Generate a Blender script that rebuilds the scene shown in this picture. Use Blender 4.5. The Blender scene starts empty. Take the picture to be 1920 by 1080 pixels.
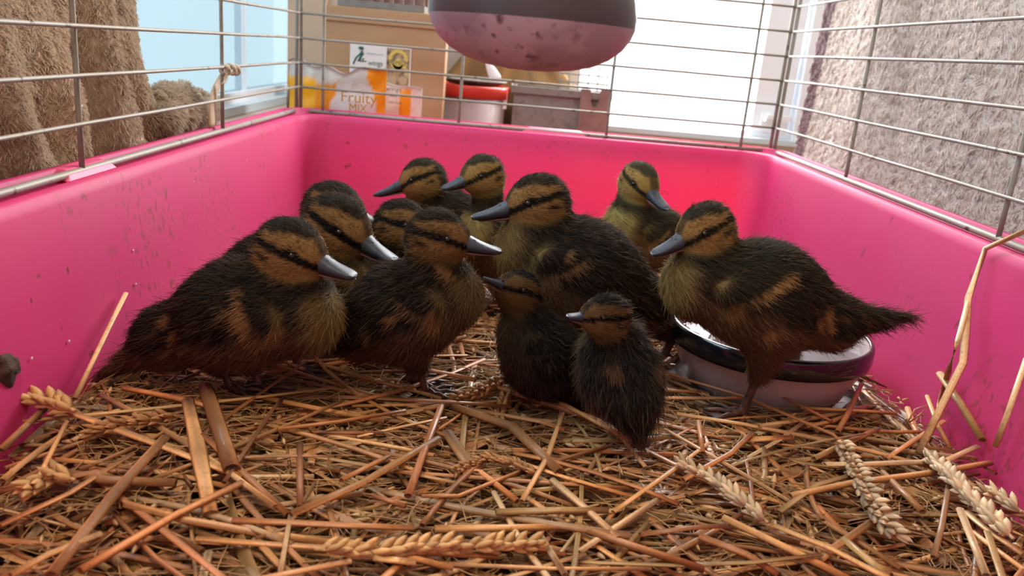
import bpy, bmesh, math, random
import numpy as np
from mathutils import Vector, Matrix

random.seed(7)
RNG = np.random.default_rng(7)
SC = bpy.context.scene
COL = SC.collection

# ------------------------------------------------------------------ camera
CZ = .327
_d = np.array([0, -448, 1520.]); _d /= np.linalg.norm(_d)
_n = np.array([-460, 5160, 1520.]); _n -= _n @ _d * _d; _n /= np.linalg.norm(_n)
_r = np.cross(_n, _d)
cam = bpy.data.cameras.new('camera')
cam.sensor_width = 36
cam.lens = 1520 / 1920 * 36
cam.clip_start = .01
cam.dof.use_dof = True
cam.dof.focus_distance = .68
cam.dof.aperture_fstop = 10
camo = bpy.data.objects.new('camera', cam)
COL.objects.link(camo)
camo.matrix_world = Matrix((
    (_r[0], -_r[1], -_r[2], 0), (_d[0], -_d[1], -_d[2], 0), (-_n[0], _n[1], _n[2], CZ), (0, 0, 0, 1)))
SC.camera = camo

# ------------------------------------------------------------------ light
W = bpy.data.worlds.new('World'); SC.world = W; W.use_nodes = True
W.node_tree.nodes['Background'].inputs[0].default_value = (.86, .94, 1, 1)
W.node_tree.nodes['Background'].inputs[1].default_value = 2.5
SC.view_settings.view_transform = 'Standard'
SC.view_settings.look = 'None'
SC.view_settings.exposure = 0.47
SC.view_settings.gamma = 1
SC.view_settings.use_curve_mapping = False
SC.cycles.use_denoising = True
SC.cycles.max_bounces = 10
SC.cycles.transparent_max_bounces = 24


def area(name, loc, target, size, size_y, power, color):
    l = bpy.data.lights.new(name, 'AREA'); l.shape = 'RECTANGLE'; l.size = size; l.size_y = size_y
    l.energy = power; l.color = color
    o = bpy.data.objects.new(name, l); COL.objects.link(o)
    o.location = loc
    o.rotation_euler = (Vector(target) - Vector(loc)).to_track_quat('-Z', 'Y').to_euler()
    return o


area('daylight_side_window', (-.62, .75, .95), (.3, .75, .15), 1.0, .5, 20, (.66, .82, 1))
area('daylight_rear_window', (.36, 2.05, .75), (.1, .7, .1), .5, .8, 32, (1, .97, .95))
area('warm_fill_light', (-.15, .1, 1.25), (-.05, .5, 0), .25, .25, 5.5, (1, .76, .52))  # unseen warm fill, added to brighten the foreground straw


# ------------------------------------------------------------------ pixel calibration (1920x1080) to world points
def ray(px, py):
    v = np.array([px - 960, py - 540, 1520.])
    return np.array([v @ _r, v @ _d, -v @ _n])


def at(px, py, Y): q = ray(px, py); return q * (Y / q[1]) + np.array([0, 0, CZ])
def gp(px, py, Z): q = ray(px, py); return q * ((Z - CZ) / q[2]) + np.array([0, 0, CZ])
def atx(px, py, X): q = ray(px, py); return q * (X / q[0]) + np.array([0, 0, CZ])
def pxm(p): return np.linalg.norm(np.asarray(p) - np.array([0, 0, CZ])) / 1560.      # metres per pixel about there


def lin(h):
    h = h.lstrip('#')
    c = [int(h[i:i + 2], 16) / 255 for i in (0, 2, 4)]
    return tuple(x / 12.92 if x <= .04045 else ((x + .055) / 1.055) ** 2.4 for x in c)


def nrm(v):
    v = np.asarray(v, float)
    return v / (np.linalg.norm(v, axis=-1, keepdims=True) + 1e-12)


def wob(P, f, seed=0):
    """cheap smooth noise about -1..1"""
    P = np.asarray(P) * f
    r = np.random.default_rng(100 + seed)
    o = np.zeros(P.shape[:-1])
    for k in range(5):
        d = r.normal(size=3); ph = r.uniform(0, 6.28)
        o = o + np.sin(P @ d + ph + 1.3 * np.sin(P @ r.normal(size=3) + ph))
    return o / 3.2


# ------------------------------------------------------------------ materials
def mat(name, base=(.5, .5, .5), rough=.5, metal=0, attr=None, spec=.5, noise=None, bump=None, trans=0, coat=0, alpha=1, sheen=0):
    m = bpy.data.materials.new(name); m.use_nodes = True
    nt = m.node_tree; b = nt.nodes['Principled BSDF']
    b.inputs['Base Color'].default_value = (*base, 1)
    b.inputs['Roughness'].default_value = rough
    b.inputs['Metallic'].default_value = metal
    b.inputs['Specular IOR Level'].default_value = spec
    b.inputs['Coat Weight'].default_value = coat
    b.inputs['Alpha'].default_value = alpha
    b.inputs['Sheen Weight'].default_value = sheen
    src = None
    if attr:
        a = nt.nodes.new('ShaderNodeAttribute'); a.attribute_name = attr
        src = a.outputs['Color']
    if noise:                       # list of (scale, stretch xyz, colour, lo, hi): worn or speckled patches on the thing itself
        tc = nt.nodes.new('ShaderNodeTexCoord')
        for (sc, st, colr, lo, hi) in noise:
            mp = nt.nodes.new('ShaderNodeMapping'); mp.inputs['Scale'].default_value = st
            nz = nt.nodes.new('ShaderNodeTexNoise'); nz.inputs['Scale'].default_value = sc; nz.inputs['Detail'].default_value = 5
            rp = nt.nodes.new('ShaderNodeMapRange'); rp.inputs[1].default_value = lo; rp.inputs[2].default_value = hi
            mx = nt.nodes.new('ShaderNodeMix'); mx.data_type = 'RGBA'
            nt.links.new(tc.outputs['Object'], mp.inputs[0]); nt.links.new(mp.outputs[0], nz.inputs['Vector'])
            nt.links.new(nz.outputs['Fac'], rp.inputs[0]); nt.links.new(rp.outputs[0], mx.inputs[0])
            if src is None: mx.inputs[6].default_value = (*base, 1)
            else: nt.links.new(src, mx.inputs[6])
            mx.inputs[7].default_value = (*colr, 1)
            src = mx.outputs[2]
    if src is not None: nt.links.new(src, b.inputs['Base Color'])
    if bump:
        sc, strength, dist = bump
        tc = nt.nodes.new('ShaderNodeTexCoord')
        nz = nt.nodes.new('ShaderNodeTexNoise'); nz.inputs['Scale'].default_value = sc; nz.inputs['Detail'].default_value = 4
        bp = nt.nodes.new('ShaderNodeBump'); bp.inputs['Strength'].default_value = strength; bp.inputs['Distance'].default_value = dist
        nt.links.new(tc.outputs['Object'], nz.inputs['Vector']); nt.links.new(nz.outputs['Fac'], bp.inputs['Height'])
        nt.links.new(bp.outputs[0], b.inputs['Normal'])
    if trans:
        t = nt.nodes.new('ShaderNodeBsdfTranslucent')
        if src is not None: nt.links.new(src, t.inputs[0])
        else: t.inputs[0].default_value = (*base, 1)
        x = nt.nodes.new('ShaderNodeMixShader'); x.inputs[0].default_value = trans
        nt.links.new(b.outputs[0], x.inputs[1]); nt.links.new(t.outputs[0], x.inputs[2])
        nt.links.new(x.outputs[0], nt.nodes['Material Output'].inputs[0])
    return m


def hair_mat(name, trans=.35):
    m = bpy.data.materials.new(name); m.use_nodes = True
    nt = m.node_tree; b = nt.nodes['Principled BSDF']
    a = nt.nodes.new('ShaderNodeAttribute'); a.attribute_name = 'col'
    b.inputs['Roughness'].default_value = .55; b.inputs['Specular IOR Level'].default_value = .25
    t = nt.nodes.new('ShaderNodeBsdfTranslucent'); x = nt.nodes.new('ShaderNodeMixShader'); x.inputs[0].default_value = trans
    nt.links.new(a.outputs['Color'], b.inputs['Base Color']); nt.links.new(a.outputs['Color'], t.inputs[0])
    nt.links.new(b.outputs[0], x.inputs[1]); nt.links.new(t.outputs[0], x.inputs[2])
    nt.links.new(x.outputs[0], nt.nodes['Material Output'].inputs[0])
    return m


def thin_glass(name, tint, transl=0., rough=.02, glossy=.08):
    m = bpy.data.materials.new(name); m.use_nodes = True
    nt = m.node_tree; nt.nodes.remove(nt.nodes['Principled BSDF'])
    t = nt.nodes.new('ShaderNodeBsdfTransparent'); t.inputs[0].default_value = (*tint, 1)
    g = nt.nodes.new('ShaderNodeBsdfGlossy'); g.inputs['Roughness'].default_value = rough
    x = nt.nodes.new('ShaderNodeMixShader'); x.inputs[0].default_value = glossy
    first = t
    if transl:
        tl = nt.nodes.new('ShaderNodeBsdfTranslucent'); tl.inputs[0].default_value = (*tint, 1)
        y = nt.nodes.new('ShaderNodeMixShader'); y.inputs[0].default_value = transl
        nt.links.new(t.outputs[0], y.inputs[1]); nt.links.new(tl.outputs[0], y.inputs[2]); first = y
    nt.links.new(first.outputs[0], x.inputs[1]); nt.links.new(g.outputs[0], x.inputs[2])
    nt.links.new(x.outputs[0], nt.nodes['Material Output'].inputs[0])
    return m


PINK = (.78, .066, .272)
DIRT = lin('#6b4438')
M = dict(
    tray=mat('pink_plastic', PINK, .5, trans=.40, spec=.3, noise=[
        (60, (1, 1, .7), DIRT, .69, .72), (190, (1, 1, .35), lin('#8a5a48'), .70, .74), (9, (1, 1, 1), (.75, .10, .26), .35, .75)],
        bump=(40, .15, .002)),
    tab=mat('pink_clip_plastic', (.82, .10, .24), .5, noise=[(120, (1, 1, 1), DIRT, .66, .72)]),
    wire=mat('galvanised_wire', lin('#949087'), .55, .2, noise=[(70, (1, 1, 1), lin('#4a3a30'), .62, .68), (14, (1, 1, 1), lin('#8d8474'), .4, .7)]),
    straw=mat('straw', attr='col', rough=.45, spec=.4, coat=.08, noise=[(420, (1, 1, 1), lin('#6b3f1c'), .55, 1.0), (60, (1, 1, 1), lin('#7d5226'), .56, .95)], bump=(500, .35, .0006)),
    chaff=mat('chaff', attr='col', rough=.6, trans=.2),
    skin=mat('down_skin', attr='col', rough=.9, spec=.1),
    down=hair_mat('duck_down'), pile=hair_mat('towel_pile', .25),
    towel=mat('towel_weave', attr='col', rough=.95, spec=.1),
    bill=mat('slate_bill', lin('#3b424d'), .48, spec=.3, noise=[(90, (1, 1, 1), lin('#2a2c32'), .45, .7)]),
    bill_low=mat('pinkish_lower_bill', lin('#6e4640'), .45),
    nostril=mat('nostril', (.01, .01, .012), .5),
    eye=mat('eye', (.010, .007, .006), .12, spec=.5),
    leg=mat('webbed_leg', lin('#5a3c2e'), .5, noise=[(160, (1, 1, 1), lin('#2e2522'), .45, .6)], bump=(300, .4, .0006)),
    enamel=mat('white_glaze', lin('#cbbcb6'), .22, spec=.5, noise=[(45, (1, 1, 1), lin('#8a7466'), .70, .74)]),
    inner=mat('dull_glaze', lin('#9c8e8c'), .3),
    black=mat('black_glaze', (.012, .012, .014), .15, spec=.6),
    water=thin_glass('water', (.93, .95, .95), glossy=.07),
    bulb_dark=mat('coated_bulb_neck', lin('#463a40'), .35, spec=.5),
    bulb=mat('dusty_bulb_face', lin('#c2adb6'), .4, spec=.4, noise=[(75, (1, 1, 1), lin('#6e565f'), .60, .70), (170, (1, 1, 1), lin('#6c555c'), .6, .72), (30, (1, 1, 1), lin('#a5909a'), .45, .6)]),
    board=mat('box_board', lin('#ad8a68'), .8, noise=[(6, (1, 1, 5), lin('#a27c58'), .35, .7), (90, (1, 1, 1), lin('#8a6848'), .72, .76)]),
    post=mat('painted_post', lin('#c4a78e'), .6),
    paper=mat('label_paper', lin('#dcd8d8'), .6),
    ink=mat('green_ink', lin('#1f5f57'), .6), greyink=mat('grey_ink', lin('#9aa3bb'), .6), gold=mat('golden_ink', lin('#b98a2a'), .6),
    darkink=mat('dark_ink', lin('#3a3440'), .6),
    photo=mat('printed_picture', lin('#a98d68'), .5, noise=[(70, (1, 1, 1), lin('#5a4634'), .45, .62), (55, (1, 1, 1), lin('#cdb48c'), .52, .66)]),
    yellow=mat('printed_yellow', lin('#cdb55a'), .5), olive=mat('printed_olive', lin('#5f5a34'), .5), stone=mat('printed_stone', lin('#b39a7e'), .5),
    bag=mat('bag_film', attr='col', rough=.32, spec=.5, trans=.2),
    red=mat('red_plastic', lin('#cc3a2c'), .4, trans=.2),
    tub=mat('cloudy_plastic', lin('#d8c8c6'), .35, trans=.45),
    grey=mat('grey_crate', lin('#7d7870'), .55, noise=[(60, (1, 1, 1), lin('#6a645c'), .5, .7)]),
    brownclip=mat('brown_plastic', lin('#8c6f66'), .5, noise=[(25, (1, 1, 1), lin('#7a5c56'), .4, .65)]),
    pale=mat('pale_plastic', lin('#e6e8ea'), .4), sack=mat('brown_paper', attr='col', rough=.8),
    upvc=mat('white_frame', lin('#e3e8ee'), .35), sill=mat('sill_paint', lin('#bccbd3'), .4), tan=mat('tan_ledge', lin('#b39a88'), .6),
    plaster=mat('plaster', lin('#c9bfb4'), .85), lino=mat('bench_board', lin('#8a6f58'), .7, noise=[(5, (1, 9, 1), lin('#6d5545'), .4, .7)]),
    pane=thin_glass('window_glass', (.98, .99, 1), glossy=.05),
    frost=thin_glass('misted_glass', (.465, .525, .54), transl=.12, glossy=.05),
    strap=mat('beige_strap', lin('#c2ab8c'), .6), cord=mat('string', lin('#b9aa98'), .8, bump=(400, .6, .001)),
    mud=mat('dried_mud', lin('#4a382c'), .95, bump=(120, 1, .004)),
    drop=mat('droplet', (.8, .8, .82), .05, trans=0, spec=.8),
    litter=mat('dark_litter', lin('#2e2013'), .95, noise=[(70, (1, 1, 1), lin('#4d3620'), .4, .7)], bump=(90, .8, .004)),
)


_nt = M['tray'].node_tree
_tl = [n for n in _nt.nodes if n.type == 'BSDF_TRANSLUCENT'][0]
for l in list(_tl.inputs[0].links): _nt.links.remove(l)
_tl.inputs[0].default_value = (.90, .10, .16, 1)
_pb = _nt.nodes['Principled BSDF']; _src = _pb.inputs['Base Color'].links[0].from_socket
_tc = _nt.nodes.new('ShaderNodeTexCoord')
def _nz(sc, det, lo, hi, st=(1, 1, 1)):
    mp = _nt.nodes.new('ShaderNodeMapping'); mp.inputs['Scale'].default_value = st
    n = _nt.nodes.new('ShaderNodeTexNoise'); n.inputs['Scale'].default_value = sc; n.inputs['Detail'].default_value = det
    r = _nt.nodes.new('ShaderNodeMapRange'); r.inputs[1].default_value = lo; r.inputs[2].default_value = hi
    _nt.links.new(_tc.outputs['Object'], mp.inputs[0]); _nt.links.new(mp.outputs[0], n.inputs['Vector']); _nt.links.new(n.outputs['Fac'], r.inputs[0]); return r.outputs[0]
_m = _nt.nodes.new('ShaderNodeMath'); _m.operation = 'MULTIPLY'
_nt.links.new(_nz(7, 2, .50, .62), _m.inputs[0]); _nt.links.new(_nz(150, 4, .57, .63, (1, 1, .6)), _m.inputs[1])
_mm = _nt.nodes.new('ShaderNodeMath'); _mm.operation = 'MULTIPLY'; _mm.inputs[1].default_value = .6
_nt.links.new(_m.outputs[0], _mm.inputs[0])
_mx = _nt.nodes.new('ShaderNodeMix'); _mx.data_type = 'RGBA'; _mx.inputs[7].default_value = (*lin('#7d5547'), 1)
_nt.links.new(_mm.outputs[0], _mx.inputs[0]); _nt.links.new(_src, _mx.inputs[6]); _nt.links.new(_mx.outputs[2], _pb.inputs['Base Color'])


# ------------------------------------------------------------------ object helpers
def mk(name, V, F, m, parent=None, smooth=True, cols=None, loc=None, mats=None, fm=None):
    V = np.asarray(V, float)
    off = np.array(parent['_o']) if parent is not None and '_o' in parent else np.zeros(3)
    o_loc = np.zeros(3)
    if loc is not None and parent is None: o_loc = np.asarray(loc, float)
    me = bpy.data.meshes.new(name)
    VV = V - off - o_loc
    me.from_pydata(VV.tolist() if len(VV) < 200000 else VV.tolist(), [], F if isinstance(F, list) else F.tolist())
    for mm in (mats or [m]): me.materials.append(mm)
    if fm is not None: me.polygons.foreach_set('material_index', np.asarray(fm, np.int32))
    if smooth: me.polygons.foreach_set('use_smooth', np.ones(len(me.polygons), bool))
    if cols is not None:
        a = me.color_attributes.new('col', 'FLOAT_COLOR', 'POINT')
        c = np.ones((len(V), 4), np.float32); c[:, :3] = cols
        a.data.foreach_set('color', c.ravel())
    me.update()
    o = bpy.data.objects.new(name, me); COL.objects.link(o)
    if parent is not None:
        o.parent = parent; o['_o'] = tuple(off)
    else:
        o.location = o_loc; o['_o'] = tuple(o_loc)
    return o


def thing(name, label, cat, loc, group=None):
    o = bpy.data.objects.new(name, None); COL.objects.link(o); o.empty_display_size = .02
    o.location = loc; o['_o'] = tuple(float(x) for x in loc)
    return tag(o, label, cat, group)


def tag(o, label=None, cat=None, group=None, kind=None):
    if label: o['label'] = label
    if cat: o['category'] = cat
    if group: o['group'] = group
    if kind: o['kind'] = kind
    return o


class MB:
    def __init__(s): s.V = []; s.F = []; s.C = []; s.n = 0
    def add(s, V, F, c=None):
        V = np.asarray(V, float); s.V.append(V)
        s.F += [tuple(int(i) + s.n for i in f) for f in F]; s.n += len(V)
        if c is not None:
            c = np.asarray(c, float); s.C.append(np.broadcast_to(c, (len(V), 3)))
        return s
    def make(s, name, m, parent=None, smooth=True, loc=None):
        return mk(name, np.vstack(s.V), s.F, m, parent, smooth, np.vstack(s.C) if s.C else None, loc)
    def box(s, lo, hi, c=None):
        (a, b, d), (e, f, g) = lo, hi
        return s.add([(a, b, d), (e, b, d), (e, f, d), (a, f, d), (a, b, g), (e, b, g), (e, f, g), (a, f, g)],
                     [(3, 2, 1, 0), (4, 5, 6, 7), (0, 1, 5, 4), (1, 2, 6, 5), (2, 3, 7, 6), (3, 0, 4, 7)], c)
    def tube(s, P, R, n=8, c=None, flat=1., cap=True):
        V, F = tube(P, R, n, flat, cap); return s.add(V, F, c)


def frames(P):
    P = np.asarray(P, float); T = np.gradient(P, axis=0); T = nrm(T)
    ref = np.array([0, 0, 1.]) if abs(T[0, 2]) < .85 else np.array([1., 0, 0])
    U = nrm(np.cross(T, ref)); Wv = np.cross(U, T)
    return T, U, Wv


def tube(P, R, n=8, flat=1., cap=True):
    P = np.asarray(P, float); k = len(P); R = np.broadcast_to(np.asarray(R, float), (k,))
    T, U, Wv = frames(P)
    a = np.arange(n) * 2 * np.pi / n
    V = (P[:, None] + R[:, None, None] * (np.cos(a)[None, :, None] * U[:, None] + flat * np.sin(a)[None, :, None] * Wv[:, None])).reshape(-1, 3)
    F = [(i * n + j, i * n + (j + 1) % n, (i + 1) * n + (j + 1) % n, (i + 1) * n + j) for i in range(k - 1) for j in range(n)]
    if cap: F += [tuple(range(n - 1, -1, -1)), tuple(range((k - 1) * n, k * n))]
    return V, F


def lathe(prof, c, n=48, axis=None):
    prof = np.asarray(prof, float); a = np.arange(n) * 2 * np.pi / n; V = []
    for r, z in prof: V.append(np.stack([c[0] + r * np.cos(a), c[1] + r * np.sin(a), np.full(n, c[2] + z)], 1))
    k = len(prof)
    F = [(i * n + j, i * n + (j + 1) % n, (i + 1) * n + (j + 1) % n, (i + 1) * n + j) for i in range(k - 1) for j in range(n)]
    return np.vstack(V), F


def grid_faces(nu, nv, wrap=False):
    F = []
    for i in range(nu - 1):
        for j in range(nv if wrap else nv - 1):
            F.append((i * nv + j, i * nv + (j + 1) % nv, (i + 1) * nv + (j + 1) % nv, (i + 1) * nv + j))
    return F


def bbox_box(name, lo, hi, m, parent=None, bev=.003):
    o = MB().box(lo, hi).make(name, m, parent, smooth=False)
    b = o.modifiers.new('bevel', 'BEVEL'); b.width = bev; b.segments = 2
    return o


def hairs(name, roots, dirs, bends, lens, r0, col, m, parent, npts=4, tip=.35):
    """fluff as a hair-curve object: roots, start directions, bend vectors"""
    n = len(roots); off = np.array(parent['_o'])
    t = np.linspace(0, 1, npts)[None, :, None]
    P = roots[:, None] + lens[:, None, None] * (t * dirs[:, None] + t * t * bends[:, None])
    hc = bpy.data.hair_curves.new(name); hc.add_curves([npts] * n)
    hc.attributes['position'].data.foreach_set('vector', (P - off).astype(np.float32).ravel())
    rad = hc.attributes.get('radius') or hc.attributes.new('radius', 'FLOAT', 'POINT')
    rr = np.broadcast_to(r0 * np.linspace(1, tip, npts), (n, npts))
    rad.data.foreach_set('value', rr.astype(np.float32).ravel())
    a = hc.attributes.new('col', 'FLOAT_COLOR', 'CURVE')
    c = np.ones((n, 4), np.float32); c[:, :3] = col
    a.data.foreach_set('color', c.ravel())
    hc.materials.append(m)
    o = bpy.data.objects.new(name, hc); COL.objects.link(o); o.parent = parent; o['_o'] = tuple(off); o['kind'] = 'stuff'
    return o


def text(name, s, origin, right, up, height, m, parent, width=None):
    cu = bpy.data.curves.new(name, 'FONT'); cu.body = s; cu.size = 1; cu.extrude = .01
    t = bpy.data.objects.new(name, cu); COL.objects.link(t)
    me = bpy.data.meshes.new_from_object(t.evaluated_get(bpy.context.evaluated_depsgraph_get()))
    bpy.data.objects.remove(t)
    V = np.array([v.co for v in me.vertices]); F = [tuple(p.vertices) for p in me.polygons]
    bpy.data.meshes.remove(me)
    h = V[:, 1].max() - min(0, V[:, 1].min()); sx = sy = height / h
    if width: sx = width / (V[:, 0].max() - V[:, 0].min())
    right = nrm(right); up = nrm(up); nn = np.cross(right, up)
    P = np.asarray(origin) + (V[:, :1] - V[:, 0].min()) * sx * right + V[:, 1:2] * sy * up + V[:, 2:3] * .02 * nn
    return mk(name, P, F, m, parent, smooth=False)


# ------------------------------------------------------------------ room
FZ = -.008
s_ = lambda o: tag(o, kind='structure')
s_(MB().box((-.6, -.6, FZ - .03), (1.0, 2.12, FZ)).make('floor', M['lino'], smooth=False))
bx0 = at(606, 100, 1.9)[0]; wx0 = at(1092, 100, 1.95)[0]; LX = -.51; BY = 1.95; SZ = .176
wl = s_(MB().box((LX - .1, -.6, FZ), (LX, 2.05, SZ - .012)).make('wall_left', M['plaster'], smooth=False))
wb = MB().box((LX - .1, BY, FZ), (1.0, BY + .1, SZ - .012)).box((LX, BY, SZ - .012), (wx0, BY + .1, 1.5)).box((.72, BY, SZ - .012), (1.0, BY + .1, 1.5))
s_(wb.make('wall_back', M['plaster'], smooth=False))
s_(MB().box((.95, -.6, FZ), (1.0, BY, 1.5)).make('wall_right', M['plaster'], smooth=False))
s_(MB().box((-.66, -.6, 1.3), (1.0, 2.05, 1.36)).make('ceiling', M['plaster'], smooth=False))
s_(MB().box((LX + .007, BY - .05, SZ - .012), (bx0, BY, 1.3)).make('trim_1', M['post'], smooth=False))
s_(MB().box((-.66, -.66, FZ), (1.0, -.6, 1.36)).make('wall_front', M['plaster'], smooth=False))
# left window: misted pane in white frame with sill and a fine vertical bead
w1 = MB().box((LX - .07, -.6, SZ - .012), (LX + .006, BY + .15, SZ + .004)).make('window_1', M['sill'], smooth=False); s_(w1)
MB().box((LX - .05, -.6, SZ + .004), (LX - .02, BY + .15, SZ + .024)).box((LX - .05, -.6, 1.0), (LX - .02, BY + .15, 1.3)).make('window_frame', M['upvc'], w1, False)
MB().box((LX - .046, 1.70, SZ + .024), (LX - .024, 1.706, 1.0)).make('glazing_bead', M['upvc'], w1, False)
MB().box((LX - .037, -.6, SZ + .024), (LX - .033, BY + .15, 1.0)).make('pane', M['frost'], w1, False)
# rear window
x0, x1 = wx0, .60
w2 = MB().box((wx0, BY - .03, SZ - .012), (.72, BY + .08, SZ)).make('window_2', M['sill'], smooth=False); s_(w2)
fr = MB().box((x0, BY, SZ), (.72, BY + .05, SZ + .014)).box((x1 - .022, BY - .004, SZ + .014), (.665, BY + .05, 1.3)).box((.675, BY - .02, SZ), (.72, BY + .05, 1.3))
fr.make('window_frame', M['upvc'], w2, False)
hd = MB().box((.597, BY - .012, .205), (.622, BY - .004, .235)).box((.602, BY - .03, .216), (.617, BY - .012, .226)).box((.602, BY - .034, .222), (.66, BY - .024, .232))
hd.make('window_handle', M['upvc'], w2, False)
MB().box((x0, BY + .02, SZ + .014), (x1 - .022, BY + .024, 1.3)).make('pane', M['pane'], w2, False)
s_(MB().box((LX, .9, SZ - .03), (LX + .03, BY - .055, SZ - .013)).make('trim_2', M['tan'], smooth=False))

# ------------------------------------------------------------------ pink tray
RX0, RX1, RY0, RY1, RZ = -.342, .450, .10, 1.40, .194


def rrect(off, r, z, n=10):
    x0, x1, y0, y1 = RX0 - off, RX1 + off, RY0 - off, RY1 + off
    pts = []
    for cx, cy, a0 in ((x1 - r, y1 - r, 0), (x0 + r, y1 - r, 90), (x0 + r, y0 + r, 180), (x1 - r, y0 + r, 270)):
        for i in range(n + 1):
            a = math.radians(a0 + 90 * i / n); pts.append((cx + r * math.cos(a), cy + r * math.sin(a), z))
    # extra points along the straight sides
    out = []
    for i, p in enumerate(pts):
        q = pts[(i + 1) % len(pts)]
        out.append(p)
        L = math.dist(p, q)
        if L > .2:
            for k in range(1, 12): out.append(tuple(np.array(p) + (np.array(q) - p) * k / 12))
    return out


prof = [(-.030, .035, .0), (-.028, .04, .008), (-.024, .042, .03), (-.012, .045, .11), (-.003, .048, .182), (0, .05, .191), (.004, .052, RZ), (.009, .055, RZ - .001),
        (.010, .056, RZ - .003), (.022, .06, RZ - .003), (.0235, .061, RZ + .006), (.025, .062, RZ + .0075), (.030, .065, RZ + .007), (.0315, .066, RZ + .004), (.0315, .066, RZ - .012),
        (.028, .065, RZ - .012), (.027, .064, RZ - .007), (.008, .056, RZ - .007), (.002, .052, .176), (-.007, .048, .11), (-.019, .045, .03), (-.027, .04, -.003), (-.032, .035, -.0045)]
rings = [rrect(*p) for p in prof]; nr = len(rings[0])
V = [p for r in rings for p in r]; F = [tuple(reversed(f)) for f in grid_faces(len(rings), nr, True)]
F.append(tuple(range(nr))); F.append(tuple(reversed(range((len(rings) - 1) * nr, len(rings) * nr))))
tray = thing('cage_tray', 'deep bright pink plastic cage base holding the straw and all the ducklings', 'cage tray', (.05, .75, 0))
mk('tray_body', V, F, M['tray'], tray)


def tabclip(c, along, outw, L):
    along = np.array(along, float); outw = np.array(outw, float); up = np.array([0, 0, 1.])
    pr = [(.001, -.002, .5), (.004, .003, .44), (.009, .0065, .38), (.017, .0075, .38), (.0215, .0065, .42), (.023, .0, .5)]
    V = []
    for s in (-1, 1):
        for o, z, w in pr: V.append(np.array(c) + along * s * w * L + outw * o + up * z)
    k = len(pr); F = [(i, i + 1, k + i + 1, k + i) for i in range(k - 1)] + [tuple(reversed(range(k))), tuple(range(k, 2 * k)), (0, k, 2 * k - 1, k - 1)]
    o = mk('rim_clip', V, F, M['tab'], tray, smooth=False)
    b = o.modifiers.new('bevel', 'BEVEL'); b.width = .001; b.segments = 2


for px, py in ((175, 305),):
    p = atx(px, py, -.352); tabclip((-.350, p[1], RZ), (0, 1, 0), (-1, 0, 0), .085)
p = at(1040, 248, 1.41); tabclip((p[0], 1.408, RZ), (1, 0, 0), (0, 1, 0), .115)
for Y in (.35,): tabclip((.458, Y, RZ), (0, 1, 0), (1, 0, 0), .085)

# ------------------------------------------------------------------ wire cage
cage = thing('wire_cage', 'galvanised wire mesh cage top standing on the pink tray rim', 'cage', (.05, .75, .197))
WXL, WXR, WYB, WZ = -.3575, .4655, 1.4155, .1965
ZT = .62
rows = [WZ + .0395 * k for k in range(1, 11)]


def wirep(name, P, R, parent):
    P = np.asarray(P, float)
    Q = np.vstack([P[0] + (P[-1] - P[0]) * t for t in np.linspace(0, 1, 10)]) if len(P) == 2 else P
    amp = .0006
    Q = Q + np.column_stack([wob(Q + 3.1 * i, 9, i) for i in range(3)]) * amp
    V, F = tube(Q, R, 8); return mk(name, V, F, M['wire'], parent)


yl = [atx(px, py, WXL)[1] for px, py in ((152, 290), (418, 235))]
yl = [yl[0] - .351, *yl]
yr = [atx(px, py, WXR)[1] for px, py in ((1583, 343), (1872, 450))]
yr = [*yr, yr[1] - .361]
xb = [at(px, py, WYB)[0] for px, py in ((605, 210), (860, 235), (1137, 250), (1387, 280))]
for nm, a, b, verts, ax in (('left_panel', (WXL, .12), (WXL, WYB), yl, 1), ('back_panel', (WXL, WYB), (WXR, WYB), xb, 0), ('right_panel', (WXR, .12), (WXR, WYB), yr, 1)):
    mb = MB()
    mb.tube([(*a, WZ), *( (a[0] + (b[0] - a[0]) * t, a[1] + (b[1] - a[1]) * t, WZ) for t in (.33, .66)), (*b, WZ)], .0034, 10)
    e = np.array([b[0] - a[0], b[1] - a[1]]); e /= np.linalg.norm(e)
    q = np.array(b) - e * .006
    mb.tube([(*q, WZ), (*q, .4), (*q, ZT)], .0029, 10)
    if nm == 'back_panel':
        q = np.array(a) + e * .006
        mb.tube([(*q, WZ), (*q, .4), (*q, ZT)], .0029, 10)
        # little wire loop that hooks panels together
        c = at(549, 165, WYB + .01)
        mb.tube([(c[0] - .008, c[1], WZ), (c[0] - .008, c[1], c[2] - .006), (c[0] - .005, c[1], c[2] + .002), (c[0], c[1], c[2] + .004), (c[0] + .005, c[1], c[2] + .002), (c[0] + .008, c[1], c[2] - .006), (c[0] + .008, c[1], WZ)], .0022, 8)
    pn = mb.make('cage_panel', M['wire'], cage)
    inw = {'left_panel': (.004, 0), 'right_panel': (-.004, 0), 'back_panel': (0, -.004)}[nm]
    for z in rows:
        wirep('horizontal_wire', [(a[0] + inw[0], a[1] + inw[1], z), (b[0] + inw[0], b[1] + inw[1], z)], .0019, pn)
    for v in verts:
        p0 = (a[0], v, WZ) if ax else (v, a[1], WZ)
        p1 = (a[0], v, ZT) if ax else (v, a[1], ZT)
        wirep('vertical_wire', [p0, p1], .0025, pn)

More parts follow.
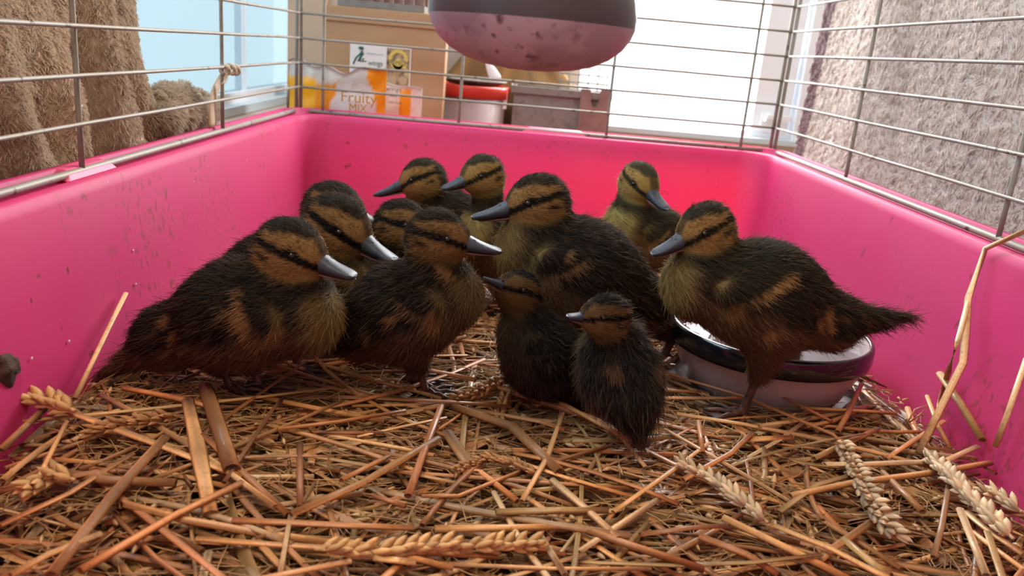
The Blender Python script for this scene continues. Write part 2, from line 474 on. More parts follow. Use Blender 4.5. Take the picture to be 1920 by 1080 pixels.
# ------------------------------------------------------------------ towels
def towel(name, label, S, cols, hl, hr, nh, curl, hd, parentloc, hcol, seed, thick=.006):
    """S: (nu,nv,3) surface grid"""
    nu, nv, _ = S.shape
    du = np.gradient(S, axis=0); dv = np.gradient(S, axis=1); N = nrm(np.cross(du, dv))
    if (N @ np.array(hd)).mean() < 0: N = -N
    V = np.vstack([S.reshape(-1, 3), (S - N * thick).reshape(-1, 3)])
    g = grid_faces(nu, nv); k = nu * nv
    F = g + [tuple(i + k for i in reversed(f)) for f in g]
    edge = [i * nv for i in range(nu)] + [(nu - 1) * nv + j for j in range(1, nv)] + [i * nv + nv - 1 for i in range(nu - 2, -1, -1)] + [j for j in range(nv - 2, 0, -1)]
    for i, e in enumerate(edge):
        e2 = edge[(i + 1) % len(edge)]; F.append((e, e2, e2 + k, e + k))
    t = thing(name, label, 'towel', parentloc)
    C = np.vstack([cols.reshape(-1, 3)] * 2)
    cl = mk('cloth', V, F, M['towel'], t, cols=C)
    r = np.random.default_rng(seed)
    u = r.uniform(0, nu - 1.001, nh); v = r.uniform(0, nv - 1.001, nh)
    i = u.astype(int); j = v.astype(int); fu = (u - i)[:, None]; fv = (v - j)[:, None]
    def it(A): return (A[i, j] * (1 - fu) * (1 - fv) + A[i + 1, j] * fu * (1 - fv) + A[i, j + 1] * (1 - fu) * fv + A[i + 1, j + 1] * fu * fv)
    R = it(S); Nn = nrm(it(N))
    clump = np.column_stack([wob(R, 160, seed + q) for q in range(3)])
    D = nrm(Nn * .75 + clump * .38 + r.normal(size=R.shape) * .28 + np.array([0, 0, -.25]))
    B = -Nn * curl + clump * .5 * curl + np.array([0, 0, -curl])
    L = hl * r.uniform(.6, 1.25, nh)
    c = it(cols) * hcol * r.uniform(.75, 1.2, (nh, 1))
    hairs('pile', R, D, B, L, hr, c, M['pile'], t, npts=5, tip=.6)
    return t


# left towel: hangs outside the left wires in soft folds and bunches on the rim
def left_towel():
    ny, nz = 90, 60
    ye = atx(300, 120, -.40)[1]
    y = np.linspace(.22, ye, ny)[:, None]; h = np.linspace(0, 1, nz)[None, :]
    ex = .012 * np.sin(h * 9 + 1)
    Y = y + ex * (y / ye) ** 6 + .02 * np.exp(-h * 6) * np.sin(y * 30)
    Z = .145 + h * .43 + 0 * y
    X = -.392 - .012 * np.sin(y * 42 + 1.2 * np.sin(h * 4)) - .008 * np.sin(y * 71 + 2 + h * 2) - .03 * h - .016 * np.exp(-h * 5) * np.sin(y * 70 + h * 14)
    X = X + .02 * np.exp(-((Y - .72 - .10 * h) / .02) ** 2) - .02 * np.clip((y - ye + .04) / .04, 0, 1) ** 2
    X = np.minimum(X, -.379)
    S = np.stack(np.broadcast_arrays(X, Y, Z), -1)
    base = np.array(lin('#c9b8a4')); c = base * (1 + .13 * wob(S, 14, 3)[..., None])
    st = np.clip(wob(S, 22, 8) - .75, 0, .3)[..., None]
    c = c * (1 - st) + np.array(lin('#8a6040')) * st
    return towel('hanging_towel', 'beige fluffy towel hanging in folds over the left cage wires', S, c, .0068, .00042, 110000, .3, (1, 0, 0), (-.40, .5, .2), np.array([1.02, 1, .97]), 11)


left_towel()


def towel_heap():
    # folded end of a towel bunched up on the rim: three rolls
    t = thing('bunched_towel', 'bunched fluffy towel end lying on the pink rim by the pale window', 'towel', (-.40, .95, .205))
    r = np.random.default_rng(5)
    for (pts, R) in (
        ([(292, 182), (318, 172), (352, 186), (384, 212), (398, 232)], .017),
        ([(290, 222), (308, 205), (340, 205), (370, 226), (385, 246)], .019),
        ([(278, 256), (296, 242), (322, 240), (350, 252)], .017)):
        X = -.402 if R == .017 else -.396
        P = np.array([atx(x, yy, X) for x, yy in pts]); P[:, 2] = np.maximum(P[:, 2] - .004, .206 + R * .6)
        tt = np.linspace(0, len(P) - 1, 16); P = np.column_stack([np.interp(tt, range(len(P)), P[:, k]) for k in range(3)])
        rad = R * (1 - .5 * np.abs(np.linspace(-1, 1, 16)) ** 3)
        V, F = tube(P, rad, 14); V = V + .004 * np.column_stack([wob(V, 60, k) for k in range(3)])
        c = np.array(lin('#bcab98')) * np.ones((len(V), 3))
        mk('cloth_roll', V, F, M['towel'], t, cols=c)
        n = 7000
        i = r.integers(0, len(V), n); ctr = np.repeat(P, 14, axis=0)[i]; N = nrm(V[i] - ctr)
        roots = V[i] + r.normal(size=(n, 3)) * .0022; roots = ctr + nrm(roots - ctr) * np.linalg.norm(V[i] - ctr, axis=1, keepdims=True)
        hairs('pile', roots, nrm(N + r.normal(size=(n, 3)) * .35), np.tile([0, 0, -.4], (n, 1)), .0075 * r.uniform(.6, 1.2, n), .0005,
              np.array(lin('#c4b4a0')) * r.uniform(.75, 1.2, (n, 1)), M['pile'], t, 4)


towel_heap()


def right_towel():
    ny, nz = 120, 80
    y = np.linspace(.3, 1.475, ny)[:, None]; h = np.linspace(0, 1, nz)[None, :]
    Z = .10 + h * .48 + 0 * y
    X = .520 + .006 * np.sin(y * 9 + h * 1.5) + .004 * np.sin(y * 23 + 2) + .012 * np.exp(-((y - 1.10 - .05 * h) / .02) ** 2) + .012 * h
    S = np.stack(np.broadcast_arrays(X, y + 0 * h, Z), -1)
    S = S + .0012 * wob(S, 260, 4)[..., None] * np.array([1, 0, 0])
    c = np.array(lin('#cfc5bc')) * (1 + .08 * wob(S, 12, 6)[..., None])
    hem = ((S[..., 1] > 1.435))[..., None]
    c = np.where(hem, np.array(lin('#8a7276')), c)
    return towel('draped_towel', 'greyish beige terry towel draped flat outside the right cage wires', S, c, .006, .0010, 70000, .9, (-1, 0, 0), (.52, .9, .1), np.array([1, .98, .97]), 21)


right_towel()

# ------------------------------------------------------------------ things behind the cage
bx = lambda px, py, Y: at(px, py, Y)
p = bx(606, 100, 1.62)[0]; q = bx(836, 100, 1.62)[0]; zt = bx(700, 16, 1.62)[2]
box = thing('cardboard_box', 'tall light brown box with a white and green label behind the feed bags', 'box', ((p + q) / 2, 1.645, FZ))
bbox_box('body', (p, 1.62, FZ + .001), (q, 1.67, zt), M['board'], box, .004)
bbox_box('lid_fold', (p - .002, 1.616, zt - .028), (q + .002, 1.624, zt - .001), M['board'], box, .001)
# label
LY = 1.6185
a = bx(657, 77, LY); b = bx(772, 87, LY); c = bx(652, 160, LY)
lw = b[0] - a[0]; z1 = a[2]; z0 = z1 - .098
def LP(u, v, k=0): return np.array([a[0] + u * lw, LY - .0004 - k * .0004, z1 - v * (z1 - z0)])
def quad(name, u0, v0, u1, v1, m, k, parent):
    lo = LP(u0, v1, k); hi = LP(u1, v0, k)
    return MB().box((lo[0], lo[1], lo[2]), (hi[0], lo[1] + .0006, hi[2])).make(name, m, parent, False)
lab = quad('label', 0, 0, 1, 1, M['paper'], 0, box)
quad('picture', .60, .06, .98, .97, M['photo'], 1, lab)
R_ = np.array([1., 0, 0]); U_ = np.array([0, 0, 1.])
text('printed_text', 'wings', LP(.30, .42, 1), R_, U_, .012, M['ink'], lab, lw * .24)
text('printed_text', 'from our', LP(.27, .22, 1), R_, U_, .0045, M['greyink'], lab, lw * .28)
text('printed_text', 'PREMIUM', LP(.62, .38, 2), R_, U_, .0095, M['darkink'], lab, lw * .34)
for k in range(3):
    quad('printed_text', .05, .52 + .045 * k, .56 if k < 2 else .36, .535 + .045 * k, M['greyink'], 1, lab)
def stroke(pts, w, m, parent, k=1):
    P = np.array([LP(u, v, k) for u, v in pts]); V, F = tube(P, w, 6); mk('bird_emblem', V, F, m, parent)
stroke([(.06, .42), (.10, .30), (.17, .22), (.20, .16)], .0016, M['ink'], lab)
stroke([(.15, .36), (.19, .24), (.22, .20)], .0022, M['ink'], lab)
stroke([(.12, .35), (.20, .36), (.27, .35)], .0010, M['ink'], lab)
stroke([(.20, .34), (.23, .30)], .0012, M['ink'], lab)
V, F = lathe([(0, .003), (.004, .002), (.0055, 0), (.004, -.002), (0, -.003)], LP(.18, .11, 2), 12); mk('bird_emblem', V, F, M['ink'], lab)
def disc(uv, r, m, k, r2=0):
    n = 28; aa = np.arange(n) * 2 * np.pi / n; cc = LP(*uv, k)
    o = np.stack([cc[0] + r * np.cos(aa), np.full(n, cc[1]), cc[2] + r * np.sin(aa)], 1); i = np.stack([cc[0] + r2 * np.cos(aa), np.full(n, cc[1]), cc[2] + r2 * np.sin(aa)], 1)
    Vv = np.vstack([i, o, i + [0, .0004, 0], o + [0, .0004, 0]])
    Ff = []
    for j in range(n):
        e = (j + 1) % n
        Ff += [(j, e, n + e, n + j), (n + j, n + e, 3 * n + e, 3 * n + j)]
    mk('picture_detail', Vv, Ff, m, lab, False)
disc((.79, .27), .0185, M['yellow'], 2, .0125); disc((.79, .36), .010, M['yellow'], 2); disc((.70, .68), .009, M['stone'], 2); disc((.88, .66), .008, M['stone'], 2); disc((.72, .90), .008, M['stone'], 2); disc((.89, .90), .008, M['stone'], 2)


# feed bags
def pouch(px0, px1, pyt, Y, th, seed, colf, topf, H=.2):
    nu, nv = 40, 34
    xa = bx(px0, 200, Y)[0]; xe = bx(px1, 200, Y)[0]; zt = bx((px0 + px1) / 2, pyt, Y)[2]
    u = np.linspace(0, 1, nu)[:, None]; v = np.linspace(0, 1, nv)[None, :]
    X = xa + (xe - xa) * u + 0 * v; top = zt + topf(u); Z = (FZ + .002) + (top - FZ) * v
    bulge = (1 - np.abs(2 * u - 1) ** 3.5) * (1 - v ** 3 * .85) * th
    P = np.stack(np.broadcast_arrays(X, 0 * X, Z), -1)
    cr = .0035 * wob(P, 70, seed) + .0022 * np.abs(wob(P, 150, seed + 1))
    Sf = np.stack(np.broadcast_arrays(X, Y - bulge + cr, Z), -1); Sb = np.stack(np.broadcast_arrays(X, Y + bulge * .6 + .003 + cr, Z), -1)
    V = np.vstack([Sf.reshape(-1, 3), Sb.reshape(-1, 3)]); g = grid_faces(nu, nv); k = nu * nv
    F = g + [tuple(i + k for i in reversed(f)) for f in g]
    edge = [i * nv for i in range(nu)] + [(nu - 1) * nv + j for j in range(1, nv)] + [i * nv + nv - 1 for i in range(nu - 2, -1, -1)] + [j for j in range(nv - 2, 0, -1)]
    for i, e in enumerate(edge):
        e2 = edge[(i + 1) % len(edge)]; F.append((e2, e, e + k, e2 + k))
    uu = np.broadcast_to(u, X.shape); zz = Z
    C = colf(uu, zz, zt); C = np.vstack([C.reshape(-1, 3)] * 2)
    return V, F, C


ORG = np.array(lin('#f29a12')); YEL = np.array(lin('#f6b51e')); WHT = np.array(lin('#e0dcdc')); CLR = np.array(lin('#c9c2bd'))
def cf1(u, z, zt):
    C = np.empty(u.shape + (3,)); C[:] = WHT
    C[(z > zt - .026)] = CLR
    C[(u < .46 + .05 * np.sin(z * 60)) & (z < zt - .026)] = ORG
    C[(u < .30) & (z < zt - .018)] = YEL
    C[(u > .86 + .06 * np.sin(z * 40))] = ORG * .95
    return C
V, F, C = pouch(540, 722, 128, 1.475, .022, 3, cf1, lambda u: .004 * np.sin(u * 19) + .006 * np.sin(u * 7 + 1))
bag1 = thing('feed_bag', 'crumpled white and orange feed bag with golden lettering', 'bag', ((V[:, 0].mean()), 1.475, FZ))
mk('film', V, F, M['bag'], bag1, cols=C)
def BP(px, py, Y): return bx(px, py, Y)
f1 = 1.4475
text('printed_text', 'Fruity', BP(640, 190, f1), R_, U_, .024, M['gold'], bag1, .062)
text('printed_text', 'MIX', BP(655, 209, f1), R_, U_, .014, M['gold'], bag1, .031)
def cf2(u, z, zt):
    C = np.empty(u.shape + (3,)); C[:] = np.array(lin('#e6d3cc'))
    C[(u > .60) & (u < .80)] = ORG; C[(u < .14)] = ORG
    C[z > zt - .006] = WHT
    return C
V, F, C = pouch(688, 790, 160, 1.535, .018, 9, cf2, lambda u: -.010 * (u - .5) + .002 * np.sin(u * 9))
bag2 = thing('seed_bag', 'pale bag with broad orange stripes standing right of the crumpled bag', 'bag', (V[:, 0].mean(), 1.535, FZ))
mk('film', V, F, M['bag'], bag2, cols=C)
text('printed_text', 'earings', BP(717, 169, 1.512), R_, U_, .009, M['darkink'], bag2, .034)
text('printed_text', 'healthy', BP(730, 181, 1.512), R_, U_, .004, M['darkink'], bag2, .013)
text('printed_text', 'with seeds', BP(728, 193, 1.512), R_, U_, .004, M['darkink'], bag2, .024)

# clear tub with red lid
ty = 1.755; tr = .078; tx = bx(953, 180, ty)[0] - tr
zt = bx(890, 168, ty - .05)[2]
tub = thing('storage_tub', 'cloudy round tub with a red lid beside the brown box', 'tub', (tx, ty, FZ))
V, F = lathe([(.0, FZ + .002), (tr * .8, FZ + .002), (tr * .82, FZ + .01), (tr * .95, zt - .004), (tr * .91, zt - .004), (tr * .79, FZ + .012), (0, FZ + .008)], (tx, ty, 0), 40); mk('tub_body', V, F, M['tub'], tub)
V, F = lathe([(0, zt + .004), (tr * .9, zt + .004), (tr * .94, zt + .008), (tr * 1.02, zt + .008), (tr * 1.04, zt + .003), (tr * 1.04, zt - .016), (tr * .985, zt - .016), (tr * .985, zt - .002), (0, zt - .002)], (tx, ty, 0), 40); mk('lid', V, F, M['red'], tub)
mb = MB(); mb.box((tx + .068, ty - .03, zt - .035), (tx + .076, ty - .012, zt + .002)); mb.make('lid_clip', M['pale'], tub, False)
# tray and scoop resting on the lid
V, F = lathe([(0, 0), (.052, 0), (.066, .008), (.070, .009), (.068, .0105), (.064, .0095), (.05, .002), (0, .002)], (tx + .004, ty - .005, zt + .0085), 36)
tag(mk('saucer', V, F, M['grey'], loc=(tx, ty, zt + .008)), 'shallow grey saucer lying on the red tub lid', 'saucer')
V = []; n = 10
for i in range(n):
    t = i / (n - 1); w = .011 * (1 - t) ** .6 * (1 if t > .1 else .8) + .0008
    cpt = np.array([tx + .052 - .034 * t + .01 * t * t, ty - .045, zt + .022 + .052 * t - .012 * t * t])
    for s in (-1, 1):
        V += [cpt + [s * w, 0, s * w * .4], cpt + [s * w, .0015, s * w * .4]]
F = []
for i in range(n - 1):
    o = 4 * i; F += [(o, o + 2, o + 6, o + 4), (o + 1, o + 5, o + 7, o + 3), (o, o + 4, o + 5, o + 1), (o + 2, o + 3, o + 7, o + 6)]
F += [(0, 1, 3, 2), (4 * n - 4, 4 * n - 2, 4 * n - 1, 4 * n - 3)]
tag(mk('plastic_scoop', V, F, M['pale'], loc=(tx + .05, ty - .045, zt + .02)), 'pointed white plastic scoop standing on the red tub lid', 'scoop')
bt = MB(); A_ = bx(832, 140, ty - .03); bt.box((A_[0] - .01, ty - .03, zt + .0195), (A_[0] + .075, ty + .03, zt + .0225)); bt.make('x', M['pale']); bpy.data.objects['x'].name = 'paper_packet'
tag(bpy.data.objects['paper_packet'], 'flat white paper packet on the grey saucer', 'packet')

# grey crate with brown clip
KY = 1.745; cx0 = tx + tr * 1.04 + .008; cx1 = bx(1140, 200, KY)[0]; cz = bx(1000, 163, KY)[2]
cr = thing('grey_crate', 'large grey plastic crate with a brown end clip in front of the rear window', 'crate', ((cx0 + cx1) / 2, 1.79, FZ))
o = MB()
th = .006
lo = (cx0, KY, FZ + .001); hi = (cx1, 1.845, cz)
o.box(lo, (hi[0], lo[1] + th, hi[2])).box((lo[0], hi[1] - th, lo[2]), hi).box((lo[0], lo[1] + th, lo[2]), (lo[0] + th, hi[1] - th, hi[2])).box((hi[0] - th, lo[1] + th, lo[2]), (hi[0], hi[1] - th, hi[2])).box(lo, (hi[0], hi[1], lo[2] + th))
o.make('crate_body', M['grey'], cr, False)
o = MB(); rz = cz
o.box((cx0 - .006, KY - .008, rz - .014), (cx1 + .006, KY + .002, rz)).box((cx0 - .006, 1.843, rz - .014), (cx1 + .006, 1.851, rz)).box((cx0 - .006, KY + .002, rz - .014), (cx0 + .002, 1.843, rz)).box((cx1 - .002, KY + .002, rz - .014), (cx1 + .006, 1.843, rz))
o.make('crate_rim', M['grey'], cr, False)
# brown clip with a U cut-out
kx0 = bx(1087, 200, KY - .014)[0]; kx1 = bx(1141, 200, KY - .014)[0]; kz = bx(1110, 168, KY - .014)[2]; kw = kx1 - kx0
outl = [(0, -.2), (0, 0), (.32, 0), (.36, -.012), (.37, -.025), (.43, -.033), (.5, -.036), (.57, -.033), (.63, -.025), (.66, -.004), (.70, .002), (1.0, .002), (1.0, -.2)]
pf = [(kx0 + kw * u, KY - .015, kz + dz) for u, dz in outl]; k = len(pf)
V = pf + [(x, y + .006, z) for x, y, z in pf]
me = [(i, i + 1, k + i + 1, k + i) for i in range(k - 1)]
F = [(0, 1, 2, 3), (0, 3, 4, 5), (0, 5, 6, 12), (6, 7, 8, 12), (8, 9, 12), (9, 10, 11, 12)]
F = F + [tuple(k + i for i in reversed(f)) for f in F] + [tuple(reversed(f)) for f in me]
mk('end_clip', V, F, M['brownclip'], cr, smooth=False)

# wire basket standing inside the crate end, and a crumpled brown paper sack
wbk = thing('wire_basket', 'small wire basket standing on the grey crate end by the bright window', 'basket', (bx(1105, 150, 1.78)[0], 1.78, cz))
g0 = bx(1050, 140, 1.78); g1 = bx(1142, 130, 1.78); g2 = bx(1142, 175, 1.78)
mb = MB()
for t in np.linspace(0, 1, 4):
    mb.tube([(g0[0], 1.78, g2[2] + (g1[2] - g2[2]) * t), (g1[0], 1.78, g2[2] + (g1[2] - g2[2]) * t)], .0016, 6)
for t in np.linspace(0, 1, 6):
    x = g0[0] + (g1[0] - g0[0]) * t; mb.tube([(x, 1.78, cz - .01), (x, 1.78, g1[2])], .0014, 6)
for yy in (1.83,):
    for t in np.linspace(0, 1, 4): mb.tube([(g0[0], yy, g2[2] + (g1[2] - g2[2]) * t), (g1[0], yy, g2[2] + (g1[2] - g2[2]) * t)], .0016, 6)
for t in np.linspace(0, 1, 4):
    z = g2[2] + (g1[2] - g2[2]) * t; mb.tube([(g1[0], 1.78, z), (g1[0], 1.83, z)], .0016, 6)
mb.make('basket_wires', M['wire'], wbk)
V, F = lathe([(0, -.5), (.6, -.45), (.95, -.1), (1, .2), (.85, .55), (.6, .8), (.5, 1.0), (.3, .9), (0, .85)], (0, 0, 0), 44)
V = np.array(V); sx0 = bx(815, 110, 1.86)[0]; sx1 = bx(1085, 110, 1.86)[0]; sz1 = bx(960, 50, 1.86)[2]
V = V * [(sx1 - sx0) / 2, .036, (sz1 - FZ) / 1.5] + [(sx0 + sx1) / 2, 1.895, FZ + (sz1 - FZ) / 3]
V = V + np.column_stack([wob(V, 55, k) * s for k, s in ((31, .010), (32, .010), (33, .012))]) + np.column_stack([np.abs(wob(V, 110, k)) * .006 for k in (41, 42, 43)])
V[:, 1] = np.minimum(V[:, 1], 1.93); V[:, 2] = np.maximum(V[:, 2], FZ + .001)
w = np.clip(.5 + .6 * wob(V, 60, 50), 0, 1)[:, None]
tag(mk('paper_sack', V, F, M['sack'], cols=np.array(lin('#b98a52')) * w + np.array(lin('#5c4a36')) * (1 - w), loc=((sx0 + sx1) / 2, 1.87, FZ)), 'crumpled brown paper sack behind the grey crate', 'sack')
# grey mesh crate on top of the box
gz = bx(700, 14, 1.66)[2]; ga = bx(640, 5, 1.66)[0]; gb = bx(800, 5, 1.66)[0]
gb_ = thing('mesh_carrier', 'grey slatted pet carrier standing on top of the light brown box', 'carrier', ((ga + gb) / 2, 1.72, zt + .001))
bt0 = bx(700, 16, 1.62)[2] + .0005
mb = MB(); mb.box((ga, 1.624, bt0), (gb, 1.70, bt0 + .012)).make('carrier_base', M['grey'], gb_, False)
mb = MB()
for t in np.linspace(0, 1, 9): x = ga + .004 + (gb - ga - .008) * t; mb.box((x - .003, 1.625, bt0 + .012), (x + .003, 1.631, bt0 + .12))
mb.box((ga, 1.624, bt0 + .12), (gb, 1.70, bt0 + .13)); mb.box((ga, 1.69, bt0 + .012), (gb, 1.70, bt0 + .12)); mb.make('carrier_slats', M['brownclip'], gb_, False)

# strap tied to the left wires with string
P = np.array([atx(x, y, -.366) for x, y in ((398, 236), (396, 205), (402, 172), (414, 147), (430, 133))])
st = thing('cord_tie', 'beige strap tied with string to the left cage wires', 'strap', P[0])
tt = np.linspace(0, 4, 18); P2 = np.column_stack([np.interp(tt, range(5), P[:, k]) for k in range(3)])
V, F = tube(P2, np.interp(np.linspace(0, 1, 18), [0, .5, .85, 1], [.012, .009, .006, .003]), 10, flat=.25); mk('strap', V, F, M['strap'], st)
for (x, y, rr) in ((422, 131, .0055), (432, 130, .006), (440, 131, .006)):
    c = atx(x, y, WXL + .004); a = np.linspace(0, 2 * np.pi * 2, 26)
    V, F = tube(np.stack([c[0] + rr * np.cos(a), c[1] + (a / 12.6 - .5) * .006, c[2] + rr * np.sin(a)], 1), .0022, 7); mk('string_knot', V, F, M['cord'], st)
a = np.linspace(0, 1, 8)
c = atx(424, 134, WXL + .006); e = atx(417, 158, WXL + .006); g = atx(428, 150, WXL + .008)
V, F = tube(np.array([c * (1 - t) ** 2 + 2 * g * t * (1 - t) + e * t * t for t in a]), .0018, 6); mk('string_end', V, F, M['cord'], st)

# ------------------------------------------------------------------ heat bulb
bc = np.array([.0105, .5, .3155])
lp = thing('heat_bulb', 'dusty unlit heat lamp bulb hanging into the cage at the top', 'lamp', (bc[0], bc[1], bc[2]))
R0 = .0605
V, F = lathe([(0, 0), (.012, .0004), (.026, .002), (.038, .0052), (.047, .0097), (.054, .0155), (.0585, .022), (R0, .028)], bc, 64); mk('bulb_face', V, F, M['bulb'], lp)
V, F = lathe([(R0, .028), (.0607, .033), (.059, .042), (.054, .058), (.046, .078), (.036, .1), (.028, .12), (.022, .135), (.019, .145)], bc, 64); mk('bulb_neck', V, F, M['bulb_dark'], lp)
V, F = lathe([(.019, .143), (.026, .145), (.027, .15), (.027, .20), (.022, .21), (.006, .214), (.004, .22), (.004, .5), (0, .5)], bc, 32); mk('lamp_socket', V, F, M['black'], lp)

# ------------------------------------------------------------------ water bowl
bo = np.array([.283, .776, .014])
bowl = thing('water_bowl', 'white glazed bowl with a black rim band holding water', 'bowl', bo)
V, F = lathe([(0, 0), (.068, 0), (.074, .003), (.080, .012), (.090, .034), (.096, .048), (.0975, .049)], bo, 64); mk('bowl_outside', V, F, M['enamel'], bowl)
V, F = lathe([(.0965, .047), (.0990, .048), (.1000, .052), (.1000, .064), (.0985, .067), (.096, .068), (.0945, .067), (.0935, .062)], bo, 64); mk('rim_band', V, F, M['black'], bowl)
V, F = lathe([(.0945, .066), (.090, .060), (.085, .045), (.075, .018), (.066, .010), (0, .009)], bo, 64); mk('bowl_inside', V, F, M['inner'], bowl)
V, F = lathe([(.0885, .0555), (.06, .0553), (.03, .0555), (0, .0555)], bo, 64)
V = np.array(V); V[:, 2] += .0005 * wob(V, 120, 3); mk('water', V, F, M['water'], bowl)


# ------------------------------------------------------------------ straw surface
def surf(x, y):
    x = np.asarray(x, float); y = np.asarray(y, float)
    P = np.stack(np.broadcast_arrays(x, y, 0 * x), -1)
    return .035 - .022 * x + .005 * wob(P, 16, 77) + .008 * np.exp(-((x + .22) / .1) ** 2 - ((y - .5) / .12) ** 2)


# ------------------------------------------------------------------ ducklings
def smin(a, b, k):
    h = np.maximum(k - np.abs(a - b), 0) / k
    return np.minimum(a, b) - h * h * k * .25


def rcone(P, a, b, ra, rb):
    ab = b - a; t = np.clip(((P - a) @ ab) / (ab @ ab), 0, 1)
    return np.linalg.norm(P - a - t[..., None] * ab, axis=-1) - (ra + (rb - ra) * t)


def ell(P, c, A, r):
    q = (P - c) @ np.asarray(A).T / r
    k0 = np.linalg.norm(q, axis=-1); k1 = np.linalg.norm(q / r, axis=-1) + 1e-9
    return k0 * (k0 - 1) / k1


def nets(f, lo, hi, h):
    n = np.ceil((hi - lo) / h).astype(int) + 1
    ax = [lo[i] + np.arange(n[i]) * h for i in range(3)]
    G = np.stack(np.meshgrid(*ax, indexing='ij'), -1); D = f(G)
    s = D < 0
    acc = np.zeros((n[0] - 1, n[1] - 1, n[2] - 1, 3)); cnt = np.zeros(acc.shape[:3])
    m = n - 1
    for axis in range(3):
        for o1 in (0, 1):
            for o2 in (0, 1):
                off = [0, 0, 0]; oth = [i for i in range(3) if i != axis]; off[oth[0]] = o1; off[oth[1]] = o2
                sl0 = tuple(slice(off[i], off[i] + m[i]) for i in range(3))
                off2 = list(off); off2[axis] += 1; sl1 = tuple(slice(off2[i], off2[i] + m[i]) for i in range(3))
                a, b = D[sl0], D[sl1]; x = (a < 0) != (b < 0)
                t = np.where(x, a / np.where(x, a - b, 1), 0)
                pos = np.zeros(acc.shape); pos[..., axis] = t; pos[..., oth[0]] = o1; pos[..., oth[1]] = o2
                acc += pos * x[..., None]; cnt += x
    act = cnt > 0; idx = -np.ones(act.shape, int); idx[act] = np.arange(act.sum())
    ii = np.argwhere(act); V = lo + (ii + acc[act] / cnt[act][:, None]) * h
    Fs = []
    for axis in range(3):
        oth = [(axis + 1) % 3, (axis + 2) % 3]
        sl0 = [slice(1, n[i] - 1) for i in range(3)]; sl0[axis] = slice(0, n[axis] - 1)
        sl1 = list(sl0); sl1[axis] = slice(1, n[axis])
        a, b = s[tuple(sl0)], s[tuple(sl1)]
        base = np.array([0 if i == axis else 1 for i in range(3)])
        for flip, msk in ((False, a & ~b), (True, ~a & b)):
            w = np.argwhere(msk) + base
            if not len(w): continue
            q = []
            for d1, d2 in ((1, 1), (0, 1), (0, 0), (1, 0)):
                c = w.copy(); c[:, oth[0]] -= d1; c[:, oth[1]] -= d2; q.append(idx[c[:, 0], c[:, 1], c[:, 2]])
            q = np.stack(q, 1); Fs.append(q[:, ::-1] if flip else q)
    return V, np.vstack(Fs)


DARK = np.array(lin('#1f1814')); CROWN = np.array(lin('#2b241d')); BUFF = np.array(lin('#86704a')); CHEEK = np.array(lin('#83592f')); BELLY = np.array(lin('#5e4231')); STRIPE = np.array(lin('#120d0b')); SPOT = np.array(lin('#8f6d48'))


def mixc(C, c, w): return C * (1 - w[:, None]) + c * w[:, None]
def sst(x, a, b): t = np.clip((x - a) / (b - a), 0, 1); return t * t * (3 - 2 * t)


